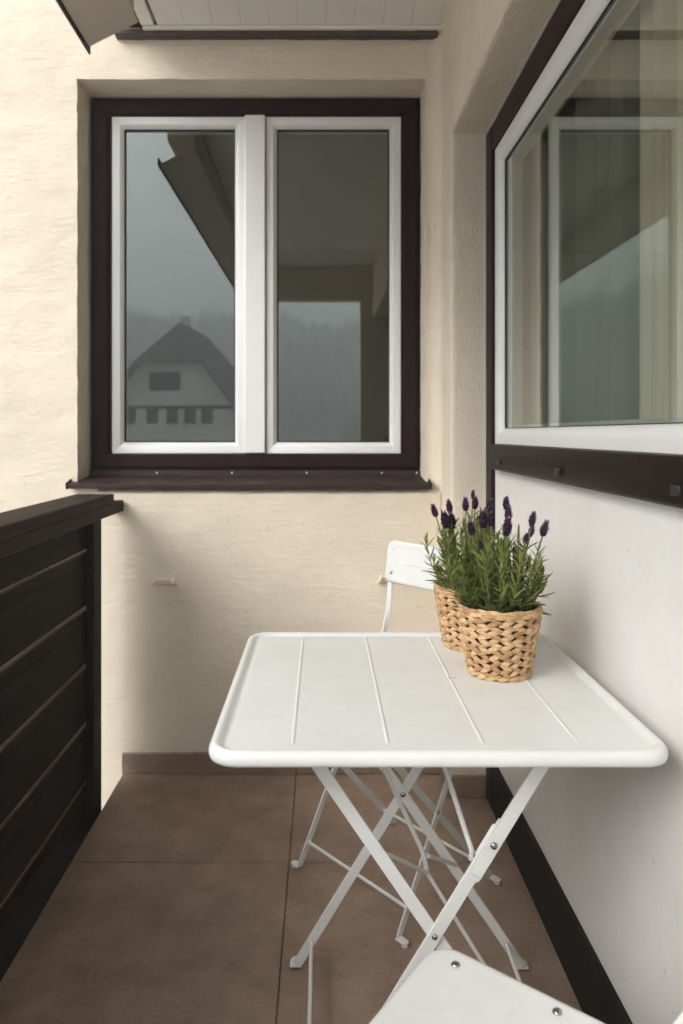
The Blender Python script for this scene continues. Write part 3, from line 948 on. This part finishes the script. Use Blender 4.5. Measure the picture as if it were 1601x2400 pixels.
# ================================================================== CHAIRS
def chair(name, label):
    """local: front feet on y = 0, back of the chair towards +y"""
    c = empty(name, label=label, cat='chair', group='white folding metal chairs')
    hw = 0.184
    # bent posts, from front foot through the seat to the backrest
    for s in (-1, 1):
        x = s * hw
        pts = [(x, 0.026 + 0.556 * z, z) for z in (0.010, 0.10, 0.30, 0.50, 0.585)]
        pts += [(x, 0.363, 0.620), (x, 0.371, 0.660), (x, 0.376, 0.72), (x, 0.392, 0.84)]
        mb = MB()
        # flat bar with its width in the side plane
        vs, fs = [], []
        for i, p in enumerate(pts):
            p = Vector(p)
            d = (Vector(pts[min(i + 1, len(pts) - 1)]) - Vector(pts[max(i - 1, 0)])).normalized()
            w_ = Vector((0, d.z, -d.y)); t_ = Vector((1, 0, 0))
            tw = max(0, min(1, (p.z - 0.60) / 0.08)) * math.pi / 2      # the bar twists flat behind the backrest
            ww = w_ * math.cos(tw) + t_ * math.sin(tw); tt = t_ * math.cos(tw) - w_ * math.sin(tw)
            for a, b in ((-1, -1), (1, -1), (1, 1), (-1, 1)):
                vs.append(p + ww * a * 0.0085 + tt * b * 0.0024)
        for i in range(len(pts) - 1):
            for k in range(4):
                k2 = (k + 1) % 4
                fs.append((i * 4 + k, i * 4 + k2, i * 4 + 4 + k2, i * 4 + 4 + k))
        fs += [(0, 1, 2, 3), tuple(len(vs) - 4 + k for k in (3, 2, 1, 0))]
        po = mb.add(vs, fs).build('post', 'steel_leg', c, bevel=0.001)
        foot(po, x, 0.030, s)
        # rear legs, inside the posts
        xi = s * (hw - 0.0075)
        lg = MB().bar((xi, 0.385, 0.012), (xi, 0.010, 0.428), 0.017, 0.0048, (0, 1, 0)).build('leg', 'steel_leg', c, bevel=0.001)
        foot(lg, xi, 0.386, s)
        r_ = rivet_at(0, 0, 0, 0.0045, c); r_.location = (s * (hw + 0.0025), 0.166, 0.255); r_.rotation_euler = (0, s * R(90), 0)
    rod('stretcher', [(-hw + 0.002, 0.0616, 0.064), (hw - 0.002, 0.0616, 0.064)], 0.0042, c)
    rod('stretcher', [(-hw + 0.01, 0.338, 0.064), (hw - 0.01, 0.338, 0.064)], 0.0042, c)
    rod('stretcher', [(-hw + 0.002, 0.262, 0.428), (hw - 0.002, 0.262, 0.428)], 0.0042, c)
    # seat
    zs_ = 0.455
    seat = rounded_plate(0.180, 0.170, 0.040, [(0.014, zs_ - 0.012), (0.004, zs_ - 0.019), (0.001, zs_ - 0.016), (0.0, zs_ - 0.010), (0.0012, zs_ - 0.005), (0.005, zs_ - 0.001), (0.010, zs_), (0.016, zs_ - 0.0008), (0.024, zs_ - 0.0014)], 8)
    # leave room for the posts where they pass the rear of the seat
    seat.v = [((x * (1 - 0.075 * max(0, min(1, (y - 0.02) / 0.04)))), y + 0.143, z) for (x, y, z) in seat.v]
    se = seat.build('seat', 'steel_white', c, smooth=75)
    for k in range(4):
        yy = 0.040 + k * 0.068
        ridge((0.128, yy, zs_ - 0.0014), (-0.128, yy, zs_ - 0.0014), 0.006, 0.0011).build('pressed_bead', 'steel_white', se, smooth=80)
    for s in (-1, 1):
        for yy in (0.018, 0.156, 0.273):
            r_ = rivet_at(0, 0, 0, 0.0062, se); r_.location = (s * 0.149 if yy < 0.2 else s * 0.142, yy, zs_ - 0.0016); r_.rotation_euler = (0, 0, 0)
    # backrest: gently bowed plate in front of the posts
    bh, bl = 0.062, 0.200
    br = rounded_plate(bl, bh, 0.026, [(0.008, -0.005), (0.002, -0.007), (0.0, -0.003), (0.001, 0.001), (0.005, 0.0035), (0.010, 0.004), (0.016, 0.0032), (0.022, 0.003)], 8)
    # subdivide by lattice-like mapping: local plate x -> chair x, y -> up, z -> forward
    def mapb(p):
        x, y, z = p
        return (x, 0.383 + 0.14 * y - z * 0.99 - 0.006, 0.7905 + y * 0.99 + 0.14 * z)
    br.v = [mapb(p) for p in br.v]
    bo = br.build('backrest', 'steel_white', c, smooth=75)
    rb = ridge((0.150, 0, 0.003), (-0.150, 0, 0.003), 0.006, 0.0011)
    rb.v = [mapb(p) for p in rb.v]
    rb.build('pressed_bead', 'steel_white', bo, smooth=80)
    for s in (-1, 1):
        for (yy, mt) in ((0.037, 'steel_white'), (-0.033, 'rivet')):
            q = rivet_at(0, 0, 0, 0.0052, bo, mat=mt)
            q.location = mapb((s * 0.172, yy, 0.003)); q.rotation_euler = (R(90 - 8), 0, 0)
    return c
def foot(parent, x, y, s):
    vs = []
    for z in (0.0075, 0.012):
        vs += [(x - s * 0.002, y - 0.0095, z), (x - s * 0.002, y + 0.0095, z)]
        for k in range(9):
            a = math.pi * k / 8
            vs.append((x + s * (0.020 + 0.0095 * math.sin(a)), y + 0.0095 * math.cos(a), z))
    n_ = 11
    fs = [tuple(range(n_)), tuple(n_ + i for i in reversed(range(n_)))]
    fs += [(i, (i + 1) % n_, n_ + (i + 1) % n_, n_ + i) for i in range(n_)]
    MB().add(vs, fs).build('foot', 'steel_leg', parent, bevel=0.0012)
    MB().lathe([(0.0075, 0.0003), (0.0085, 0.002), (0.0085, 0.0075)], 12, (x + s * 0.020, y, 0)).build('foot_pad', 'steel_white', parent, smooth=40)

def copy_tree(o, parent=None):
    c = o.copy(); COL.objects.link(c); c.parent = parent
    for ch in list(o.children):
        copy_tree(ch, c)
    return c
ch1 = chair('folding_chair', 'white folding metal chair behind the table, backrest partly hidden by the lavender')
ch2 = copy_tree(ch1)
ch2['label'] = 'white folding metal chair in front of the table, mostly cut off by the picture edge'
ch1.location = (0.031, 1.819, 0); ch1.rotation_euler = (0, 0, R(-49.8))
_a = R(-126.0)
ch2.rotation_euler = (0, 0, _a)
ch2.location = (0.160 - (-0.180 * math.cos(_a) + 0.027 * math.sin(_a)), 1.046 - (-0.180 * math.sin(_a) - 0.027 * math.cos(_a)), 0)

# ================================================================== BASKETS
TS = TZ - 0.0056                               # the plate the pots stand on
RB0, RB1, HB = 0.0565, 0.0785, 0.131
def brad(z):
    k = max(0, min(1, z / HB))
    return RB0 + (RB1 - RB0) * (k ** 0.85)
def strand_mesh(name, L, H, T, twist, seed):
    """one flattened, fibrous weaver: local x along the weave, z up, -y outwards; ends dive inwards"""
    rnd = random.Random(seed)
    nu, nv = 8, 6
    sk_ = rnd.uniform(-0.15, 0.15)
    vs, fs = [], []
    for i in range(nu + 1):
        u = -1 + 2 * i / nu
        e = 1 - 0.66 * abs(u) ** 2.0
        hh = H * e * (1 + sk_ * u)
        dive = T * 1.5 * abs(u) ** 2.2
        zc = twist * H * 0.46 * u
        for k in range(nv):
            a = 2 * math.pi * k / nv + 0.4
            rr = 1 + 0.14 * math.sin(3 * a + seed + 1.4 * u)
            vs.append((u * L / 2, dive - math.cos(a) * T * 0.75 * (0.7 + 0.3 * e) * rr, zc + math.sin(a) * hh / 2 * rr))
    for i in range(nu):
        for k in range(nv):
            k2 = (k + 1) % nv
            fs.append((i * nv + k, i * nv + k2, (i + 1) * nv + k2, (i + 1) * nv + k))
    fs += [tuple(range(nv)), tuple(nu * nv + k for k in reversed(range(nv)))]
    return MB().add(vs, fs).mesh(name, 'wicker', 70)
NC = 20
STR = {tw: [strand_mesh('strand', 1.0, 1.0, 1.0, tw, s + (10 if tw > 0 else 0)) for s in range(5)] for tw in (-1, 1)}
def scaled(me, L, H, T):
    return (L, T, H)
def basket(loc, rz, label, seed):
    rnd = random.Random(seed)
    b = empty('wicker_basket', loc, rz, label, 'basket', 'woven plant baskets')
    lin = MB().lathe([(0.001, 0.003), (RB0 - 0.006, 0.003), (RB0 - 0.0045, 0.006), (RB1 - 0.0065, HB - 0.006), (RB1 - 0.0085, HB - 0.006), (RB0 - 0.007, 0.010), (0.001, 0.010)], 40, caps=False)
    lin.build('liner', 'liner', b, smooth=60)
    rows = 15
    rh = (HB - 0.016) / rows
    for j in range(NC):
        for i in range(rows):
            z = 0.011 + rh * (i + 0.5) + (rh * 0.5 if j % 2 else 0) - rh * 0.25 + rnd.uniform(-0.0012, 0.0012)
            if z > HB - 0.007: continue
            r = brad(z)
            a = 2 * math.pi * (j + rnd.uniform(-0.06, 0.06)) / NC
            L = 2 * math.pi * r / NC * rnd.uniform(1.22, 1.42)
            o = bpy.data.objects.new('strand', rnd.choice(STR[1 if (i + j) % 2 else -1]))
            COL.objects.link(o); o.parent = b
            o.location = (r * math.cos(a), r * math.sin(a), z)
            o.scale = (L, 0.0040 * rnd.uniform(0.8, 1.25), rh * rnd.uniform(1.2, 1.55))
            o.rotation_euler = (R(-8), rnd.uniform(-0.10, 0.10), a + math.pi / 2)
    # rim braid: two rings of slanted strands; base ring
    for (zz, nn, tw, hh, off, tilt) in ((HB - 0.0085, 20, 1, 0.0105, 0.0006, 0.22), (HB - 0.0025, 22, -1, 0.0085, -0.0012, -0.18), (0.0058, 17, 1, 0.0110, 0.0004, 0.12)):
        for j in range(nn):
            a = 2 * math.pi * (j + rnd.uniform(-0.1, 0.1)) / nn + zz * 50
            r = brad(zz) + off
            o = bpy.data.objects.new('rim_strand', rnd.choice(STR[tw]))
            COL.objects.link(o); o.parent = b
            o.location = (r * math.cos(a), r * math.sin(a), zz)
            o.scale = (2 * math.pi * r / nn * rnd.uniform(1.35, 1.6), 0.0042, hh * rnd.uniform(0.9, 1.15))
            o.rotation_euler = (0, tilt + rnd.uniform(-0.06, 0.06), a + math.pi / 2)
    return b
BF, BB = (0.334, 1.403), (0.3175, 1.583)
basket((BF[0], BF[1], TS), 0.3, 'woven straw basket standing in front on the white table', 11)
basket((BB[0], BB[1], TS), 1.1, 'woven straw basket half hidden behind the front basket', 12)

# ================================================================== LAVENDER
def leaf_mesh(k):
    rnd = random.Random(100 + k)
    L, w = 1.0, rnd.uniform(0.042, 0.066)
    bend = rnd.uniform(-0.32, 0.42); sb = rnd.uniform(-0.12, 0.12)
    vs, fs = [], []
    n_ = 5
    for i in range(n_ + 1):
        u = i / n_
        ww = w * (0.35 + 1.5 * math.sin(math.pi * (0.12 + 0.80 * u)) * (1 - 0.55 * u)) * (1 if i < n_ else 0.12)
        z = bend * u * u; y = sb * u * u
        vs += [(u * L, y - ww, z + ww * 0.55), (u * L, y, z), (u * L, y + ww, z + ww * 0.55)]
    for i in range(n_):
        for q in (0, 1):
            fs.append((i * 3 + q, i * 3 + q + 1, i * 3 + q + 4, i * 3 + q + 3))
    return vs, fs
LEAVES = [leaf_mesh(k) for k in range(9)]
LEAF_ME = [MB().add(*lv).mesh('leaf', 'leaf', 180) for lv in LEAVES]

def head_mesh(k):
    """lavender spike: dense whorls of small calyces, a tuft of bracts at the tip; unit height 1"""
    rnd = random.Random(200 + k)
    body, br = MB(), MB()
    def blob(mb, c, d, L, w):
        d = d.normalized(); s = d.cross(Vector((0.3, 0.2, 1))).normalized(); t_ = d.cross(s)
        ring = [c + (s * math.cos(a) + t_ * math.sin(a)) * w for a in (0, 1.57, 3.14, 4.71)]
        ring2 = [c + d * L * 0.55 + (s * math.cos(a) + t_ * math.sin(a)) * w * 1.15 for a in (0.4, 1.97, 3.54, 5.11)]
        mb.add(ring + ring2 + [c + d * L], [(0, 1, 5, 4), (1, 2, 6, 5), (2, 3, 7, 6), (3, 0, 4, 7), (4, 5, 8), (5, 6, 8), (6, 7, 8), (7, 4, 8)])
    body.lathe([(0.03, 0.0), (0.13, 0.10), (0.17, 0.35), (0.14, 0.70), (0.05, 0.92)], 8)
    rows = 8
    for i in range(rows):
        z = 0.05 + 0.82 * i / (rows - 1)
        rr = 0.15 * math.sin(math.pi * (0.18 + 0.70 * i / (rows - 1)))
        for j in range(8):
            a = 2 * math.pi * (j + 0.5 * (i % 2)) / 8 + rnd.uniform(-0.2, 0.2)
            d = Vector((math.cos(a), math.sin(a), rnd.uniform(0.5, 1.2)))
            blob(body, Vector((math.cos(a) * rr, math.sin(a) * rr, z)), d, rnd.uniform(0.10, 0.17), 0.038)
    for j in range(4):
        a = 2 * math.pi * j / 4 + rnd.uniform(-0.4, 0.4)
        d = Vector((math.cos(a) * 0.5, math.sin(a) * 0.5, 1)).normalized()
        s = d.cross(Vector((math.cos(a), math.sin(a), 0))).normalized()
        b0 = Vector((math.cos(a) * 0.03, math.sin(a) * 0.03, 0.86)); L = rnd.uniform(0.20, 0.34)
        br.add([b0 - s * 0.02, b0 + s * 0.02, b0 + d * L * 0.6 + s * 0.06, b0 + d * L, b0 + d * L * 0.6 - s * 0.06], [(0, 1, 2, 3, 4)])
    for j in range(7):
        a = rnd.uniform(0, 6.28); z = rnd.uniform(0.25, 0.8)
        d = Vector((math.cos(a), math.sin(a), 0.6)).normalized()
        blob(br, Vector((math.cos(a) * 0.15, math.sin(a) * 0.15, z)), d, rnd.uniform(0.09, 0.14), 0.03)
    return body.mesh('flower_head', 'flower', 60), br.mesh('bracts', 'bract', 60)
HEADS = [head_mesh(k) for k in range(4)]

def curve(p0, p1, lean, n=10):
    p0, p1 = Vector(p0), Vector(p1)
    mid = (p0 + p1) / 2 + Vector(lean)
    return [p0 * (1 - u) ** 2 + mid * 2 * u * (1 - u) + p1 * u * u for u in [i / n for i in range(n + 1)]]

def lavender(loc, heads, nshoot, rmax, hmax, label, seed, sizes):
    rnd = random.Random(seed)
    p = empty('lavender_plant', loc, 0, label, 'plant', 'potted lavender plants')
    zs_ = HB - 0.018
    so_ = MB().grid(lambda r, a: ((RB1 - 0.0145) * r * math.cos(a), (RB1 - 0.0145) * r * math.sin(a), zs_ + 0.004 * noise.noise(Vector((r * 9 * math.cos(a), r * 9 * math.sin(a), seed)))), [0.0, 0.3, 0.6, 0.85, 1.0], [2 * math.pi * k / 28 for k in range(29)])
    so_.build('soil', 'soil', p, smooth=180)
    leaves = []                                  # (matrix, mesh index, sort key)
    def add_leaf(base, d, L, k):
        d = d.normalized()
        upv = Vector((0, 0, 1)); s = upv.cross(d)
        if s.length < 1e-3: s = Vector((1, 0, 0))
        s.normalize(); n_ = d.cross(s)
        rot = Matrix((d, s, n_)).transposed().to_4x4()
        mt = Matrix.Translation(base) @ rot @ Matrix.Rotation(rnd.uniform(-0.7, 0.7), 4, 'X') @ Matrix.Scale(L, 4)
        leaves.append((mt, k, -(base.y) + 0.6 * base.z + rnd.uniform(-0.02, 0.02)))
    stems = MB()
    # leafy shoots
    for i in range(nshoot):
        a = rnd.uniform(0, 2 * math.pi); q = math.sqrt(rnd.random())
        b0 = Vector((0.045 * q * math.cos(a), 0.045 * q * math.sin(a), zs_ - 0.002))
        out = rmax * q * rnd.uniform(0.75, 1.1)
        hgt = hmax * (1.0 - 0.42 * q * q) * rnd.uniform(0.62, 1.05)
        a2 = a + rnd.uniform(-0.35, 0.35)
        tip = Vector((out * math.cos(a2), out * math.sin(a2), zs_ + hgt))
        cv = curve(b0, tip, (0.25 * out * math.cos(a2), 0.25 * out * math.sin(a2), -0.012), 9)
        stems.tube(cv, 0.0013, 5, 0.6)
        npair = int(7 + hgt * 48)
        for k in range(npair):
            u = 0.10 + 0.90 * (k + rnd.uniform(0, 0.8)) / npair
            u = min(u, 1.0)
            x = u * 9; i0 = min(8, int(x)); base = cv[i0].lerp(cv[i0 + 1], x - i0)
            ax = (cv[i0 + 1] - cv[i0]).normalized()
            th = k * 1.571 + rnd.uniform(-0.5, 0.5)
            s1 = ax.cross(Vector((0.31, 0.95, 0.1))).normalized(); s2 = ax.cross(s1)
            for sg in (1, -1):
                dd = (s1 * math.cos(th) + s2 * math.sin(th)) * sg
                up = rnd.uniform(0.35, 1.0) * (0.7 + 0.9 * u)
                add_leaf(base, dd + ax * up, rnd.uniform(0.020, 0.044) * (1.1 - 0.35 * u), rnd.randrange(9))
        for k in range(3):
            add_leaf(tip, (cv[-1] - cv[-2]).normalized() + Vector((rnd.uniform(-.3, .3), rnd.uniform(-.3, .3), 0)), rnd.uniform(0.012, 0.022), rnd.randrange(9))
    # low skirt of leaves hanging over the rim
    for i in range(34):
        a = rnd.uniform(0, 2 * math.pi)
        b = Vector((0.050 * math.cos(a), 0.050 * math.sin(a), zs_ + rnd.uniform(0.004, 0.03)))
        add_leaf(b, Vector((math.cos(a), math.sin(a), rnd.uniform(-0.1, 0.7))), rnd.uniform(0.025, 0.04), rnd.randrange(9))
    stems.build('shoots', 'stem', p, smooth=60)['kind'] = 'stuff'
    # flower stems and heads
    for i, (hx, hy, hz) in enumerate(heads):
        sz = sizes[i]
        c0 = Vector((hx, hy, hz))
        b0 = Vector((hx * 0.35 + rnd.uniform(-0.01, 0.01), hy * 0.35, zs_))
        lean = Vector((hx * 0.10, hy * 0.1, 0.02))
        base = c0 - Vector((hx * 0.12, hy * 0.12, 0.5)).normalized() * sz * 0.5
        cv = curve(b0, base, lean, 10)
        fs_ = MB().tube(cv, 0.0019, 6, 0.75).build('flower_stem', 'stem', p, smooth=60)
        ax = (cv[-1] - cv[-2]).normalized()
        quat = ax.to_track_quat('Z', 'X')
        me, mb_ = HEADS[i % 4]
        h = obj('flower_head', me, p)
        h.location = cv[-1]; h.rotation_mode = 'QUATERNION'; h.rotation_quaternion = quat
        h.scale = (sz * 1.06, sz * 1.06, sz * 0.96)
        obj('bracts', mb_, h)
        for k in range(9):                        # leaf pairs on the flower stem
            u = 0.15 + 0.6 * k / 8; x = u * 10; i0 = int(x); bb = cv[i0].lerp(cv[i0 + 1], x - i0)
            a = rnd.uniform(0, 6.28)
            for sg in (1, -1):
                add_leaf(bb, Vector((math.cos(a) * sg, math.sin(a) * sg, rnd.uniform(0.5, 1.3))), rnd.uniform(0.018, 0.036), rnd.randrange(9))
    leaves.sort(key=lambda q: -q[2])
    for (mt, k, _) in leaves[:290]:
        o = bpy.data.objects.new('leaf', LEAF_ME[k]); COL.objects.link(o); o.parent = p
        o.matrix_local = mt
    fol = MB()
    for (mt, k, _) in leaves[290:]:
        vs, fs = LEAVES[k]
        fol.add([mt @ Vector(v) for v in vs], fs)
    fo = fol.build('foliage', 'leaf', p, smooth=180)
    fo['kind'] = 'stuff'

front = [(-0.0598, -0.04, 0.2874), (-0.0459, -0.055, 0.2583), (-0.0341, -0.02, 0.3023), (0.0213, 0.03, 0.3281), (0.0208, 0.01, 0.3093), (0.0068, -0.03, 0.2891), (0.0659, 0.01, 0.2984), (0.0692, 0.03, 0.2734), (0.0445, -0.02, 0.2647), (0.0851, 0.0, 0.2819), (-0.0128, 0.01, 0.2984)]
back = [(-0.0814, -0.025, 0.3002), (-0.0443, 0.015, 0.3045), (-0.0613, -0.045, 0.2829), (-0.0449, -0.025, 0.2784), (-0.0134, -0.005, 0.3114), (0.0026, -0.025, 0.3164), (0.0105, 0.035, 0.329), (0.0437, 0.025, 0.3053)]
front = [(x * .974, y * .974, z * .974 - 0.0003) for x, y, z in front]
back = [(x * .974, y * .974, z * .974 - 0.0003) for x, y, z in back]
lavender((BF[0], BF[1], TS), front, 38, 0.098, 0.176, 'lavender plant with dark purple spikes in the front straw basket', 21,
         [0.028, 0.020, 0.036, 0.027, 0.030, 0.036, 0.029, 0.025, 0.022, 0.032, 0.028])
lavender((BB[0], BB[1], TS), back, 32, 0.096, 0.170, 'lavender plant rising from the rear straw basket behind the front plant', 22,
         [0.029, 0.030, 0.038, 0.036, 0.030, 0.028, 0.020, 0.032])
for (cx_, cy_, lb_) in ((0.2330, 1.365, 'tiny dark soil crumb lying on the third pressed bead of the table'), (0.2440, 1.369, 'tiny dark soil crumb just right of the third pressed bead')):
    c_ = MB().lathe([(0.0001, 0.0), (0.0012, 0.0004), (0.0009, 0.0014), (0.0001, 0.0016)], 6, caps=False).build('soil_crumb', 'soil')
    c_.location = (cx_, cy_, TS + (0.0010 if cx_ < 0.24 else 0.0002))
    tag(c_, lb_, 'crumb', 'soil crumbs on the table')

# ================================================================== OUTSIDE WORLD (seen in the reflections)
gnd = MB()
gnd.grid(lambda x, y: (x, y, -3.2), [-1500, -400, -100, -30, -10, 0, 10, 30, 100, 400, 1500], [-1500, -400, -100, -30, -10, 0, 10, 30, 100, 400, 1500])
tag(gnd.build('ground', 'bounce_ground'), 'ground far below the balcony, made pale to bounce light up', 'ground', kind='structure')
def hill_h(x, y):
    d = math.hypot(x, y)
    r = max(0, min(1, (d - 130) / 190)); r = r * r * (3 - 2 * r)
    an = math.atan2(x, -y)
    prof_ = 46 - 14 * math.sin(an * 2.2 + 0.35) + 9 * noise.noise(Vector((an * 4, 1.5, 0))) + 14 * max(0, math.sin(-an * 1.4))
    side_ = 1 - 0.75 * max(0, min(1, (abs(an) - 0.7) / 0.5))
    return -3.2 + 0.9 * side_ * r * prof_ * (1 + 0.12 * noise.noise(Vector((x * 0.02, y * 0.02, 0))))
hl = MB()
angs = [R(a) for a in range(-150, 151, 4)]
rads = [125, 150, 180, 210, 240, 270, 300, 330, 380, 450]
hl.grid(lambda a, d: (d * math.sin(a), -d * math.cos(a), hill_h(d * math.sin(a), -d * math.cos(a)) - 0.3), angs, rads)
tag(hl.build('hill', 'forest', None, 180), 'wooded hills round the valley', 'hill', kind='structure')
rf = random.Random(5)
fo = MB()
for i in range(3600):
    a = R(rf.uniform(-75, 75)); d = math.sqrt(rf.uniform(150 ** 2, 335 ** 2))
    x, y = d * math.sin(a), -d * math.cos(a); z = hill_h(x, y)
    h = rf.uniform(7, 13); r = h * rf.uniform(0.18, 0.28); ph = rf.uniform(0, 6)
    ring = [(x + r * math.cos(ph + k * 1.047) * rf.uniform(0.7, 1.2), y + r * math.sin(ph + k * 1.047), z + h * 0.12) for k in range(6)]
    ring2 = [(x + r * 0.62 * math.cos(ph + 0.5 + k * 1.047) * rf.uniform(0.7, 1.2), y + r * 0.62 * math.sin(ph + 0.5 + k * 1.047), z + h * 0.55) for k in range(6)]
    fo.add(ring + ring2 + [(x, y, z + h)], [(k, (k + 1) % 6, 6 + (k + 1) % 6, 6 + k) for k in range(6)] + [(6 + k, 6 + (k + 1) % 6, 12) for k in range(6)])
f_ = fo.build('forest', 'forest')
tag(f_, 'dark wooded slope across the valley', 'forest', kind='stuff')

def house(loc, rz, W, D, ze, zh, zp, label, wins):
    """gable end towards +y, half-hipped roof; heights above the balcony floor"""
    h = empty('house', loc, rz, label, 'house', 'houses across the valley')
    hw = W / 2; k = (zp - zh) / (zp - ze); xh = hw * k
    zb = -3.2
    mb = MB()
    prf = [(-hw, zb), (hw, zb), (hw, ze), (xh, zh), (-xh, zh), (-hw, ze)]
    vs = [(x, y, z) for y in (0, -D) for (x, z) in prf]
    mb.add(vs, [(0, 1, 2, 3, 4, 5), (11, 10, 9, 8, 7, 6)] + [(j, (j + 1) % 6, 6 + (j + 1) % 6, 6 + j) for j in range(6)])
    mb.build('wall', 'house_wall', h)
    ov = 0.7; sl = (zp - ze) / hw
    rfm = MB()
    xa, za_ = hw + ov, ze - ov * sl
    hy = 3.0
    kx = xh + 0.15; kz = zp - sl * kx + 0.15
    rv = [(-xa, 0.9, za_), (-kx, 0.9, kz), (0, 0.9 - hy, zp + 0.15), (kx, 0.9, kz), (xa, 0.9, za_),
          (-xa, -D - 0.9, za_), (-kx, -D - 0.9, kz), (0, -D - 0.9 + hy, zp + 0.15), (kx, -D - 0.9, kz), (xa, -D - 0.9, za_)]
    rv2 = [(x, y, z - 0.25) for (x, y, z) in rv]
    F = [(0, 1, 2, 7, 6, 5), (4, 3, 2, 7, 8, 9), (1, 2, 3), (6, 7, 8)]
    rfm.add(rv, F).add(rv2, [tuple(reversed(f)) for f in F])
    ed = [0, 1, 3, 4, 9, 8, 6, 5]
    o_ = len(rv)
    rfm.f += [(a, b, b + o_, a + o_) for a, b in zip(ed, ed[1:] + ed[:1])]
    ro = rfm.build('roof', 'house_roof', h)
    MB().box(-0.9, -0.3, -D * 0.5, -D * 0.5 + 0.6, zp - 1, zp + 1.1).build('chimney', 'house_wall', ro)
    for (x0, x1, z0, z1) in wins:
        w_ = MB().box(x0 - 0.08, x1 + 0.08, -0.02, 0.05, z0 - 0.08, z1 + 0.08).build('window', 'house_wood', h)
        MB().box(x0, x1, 0.052, 0.07, z0, z1).build('pane', 'house_glass', w_)
    MB().box(-hw - 0.1, hw + 0.1, 0.003, 0.10, ze - 0.22, ze).build('timber_band', 'house_wood', h)
wl = []
for x in (-2.9, -1.35, 0.05, 1.3, 2.5):
    wl.append((x - 0.32, x + 0.32, 1.95, 2.85))
for x in (-1.15, -0.45, 0.25):
    wl.append((x - 0.30, x + 0.30, 4.2, 5.3))
for x in (-2.4, -0.4, 1.8):
    wl.append((x - 0.5, x + 0.5, -1.4, 0.1))
house((-10.4, -45, 0), R(5), 9.0, 12, 3.1, 6.2, 9.0, 'white gabled house with dark half-hipped roof mirrored in the window', wl)
house((12, -70, 0), R(-25), 9, 12, 1.5, 4.0, 6.0, 'smaller white house with dark roof further down the slope', [(-2, -1, -0.5, 0.8), (1, 2, -0.5, 0.8)])

# ================================================================== HAZE
hz = bpy.data.meshes.new('haze')
hb = MB().box(-700, 700, -700, 700, -4.5, 72)
hz.from_pydata(hb.v, [], hb.f)
hm = bpy.data.materials.new('haze'); hm.use_nodes = True
ht = hm.node_tree; ht.nodes.clear()
pv = ht.nodes.new('ShaderNodeVolumePrincipled'); pv.inputs['Density'].default_value = 0.0062
pv.inputs['Color'].default_value = (0.93, 0.95, 0.96, 1); pv.inputs['Anisotropy'].default_value = 0.0
ho = ht.nodes.new('ShaderNodeOutputMaterial'); ht.links.new(pv.outputs[0], ho.inputs['Volume'])
hz.materials.append(hm)
hobj = bpy.data.objects.new('haze', hz); COL.objects.link(hobj)
tag(hobj, 'thin pale mist filling the valley', 'haze', kind='stuff')
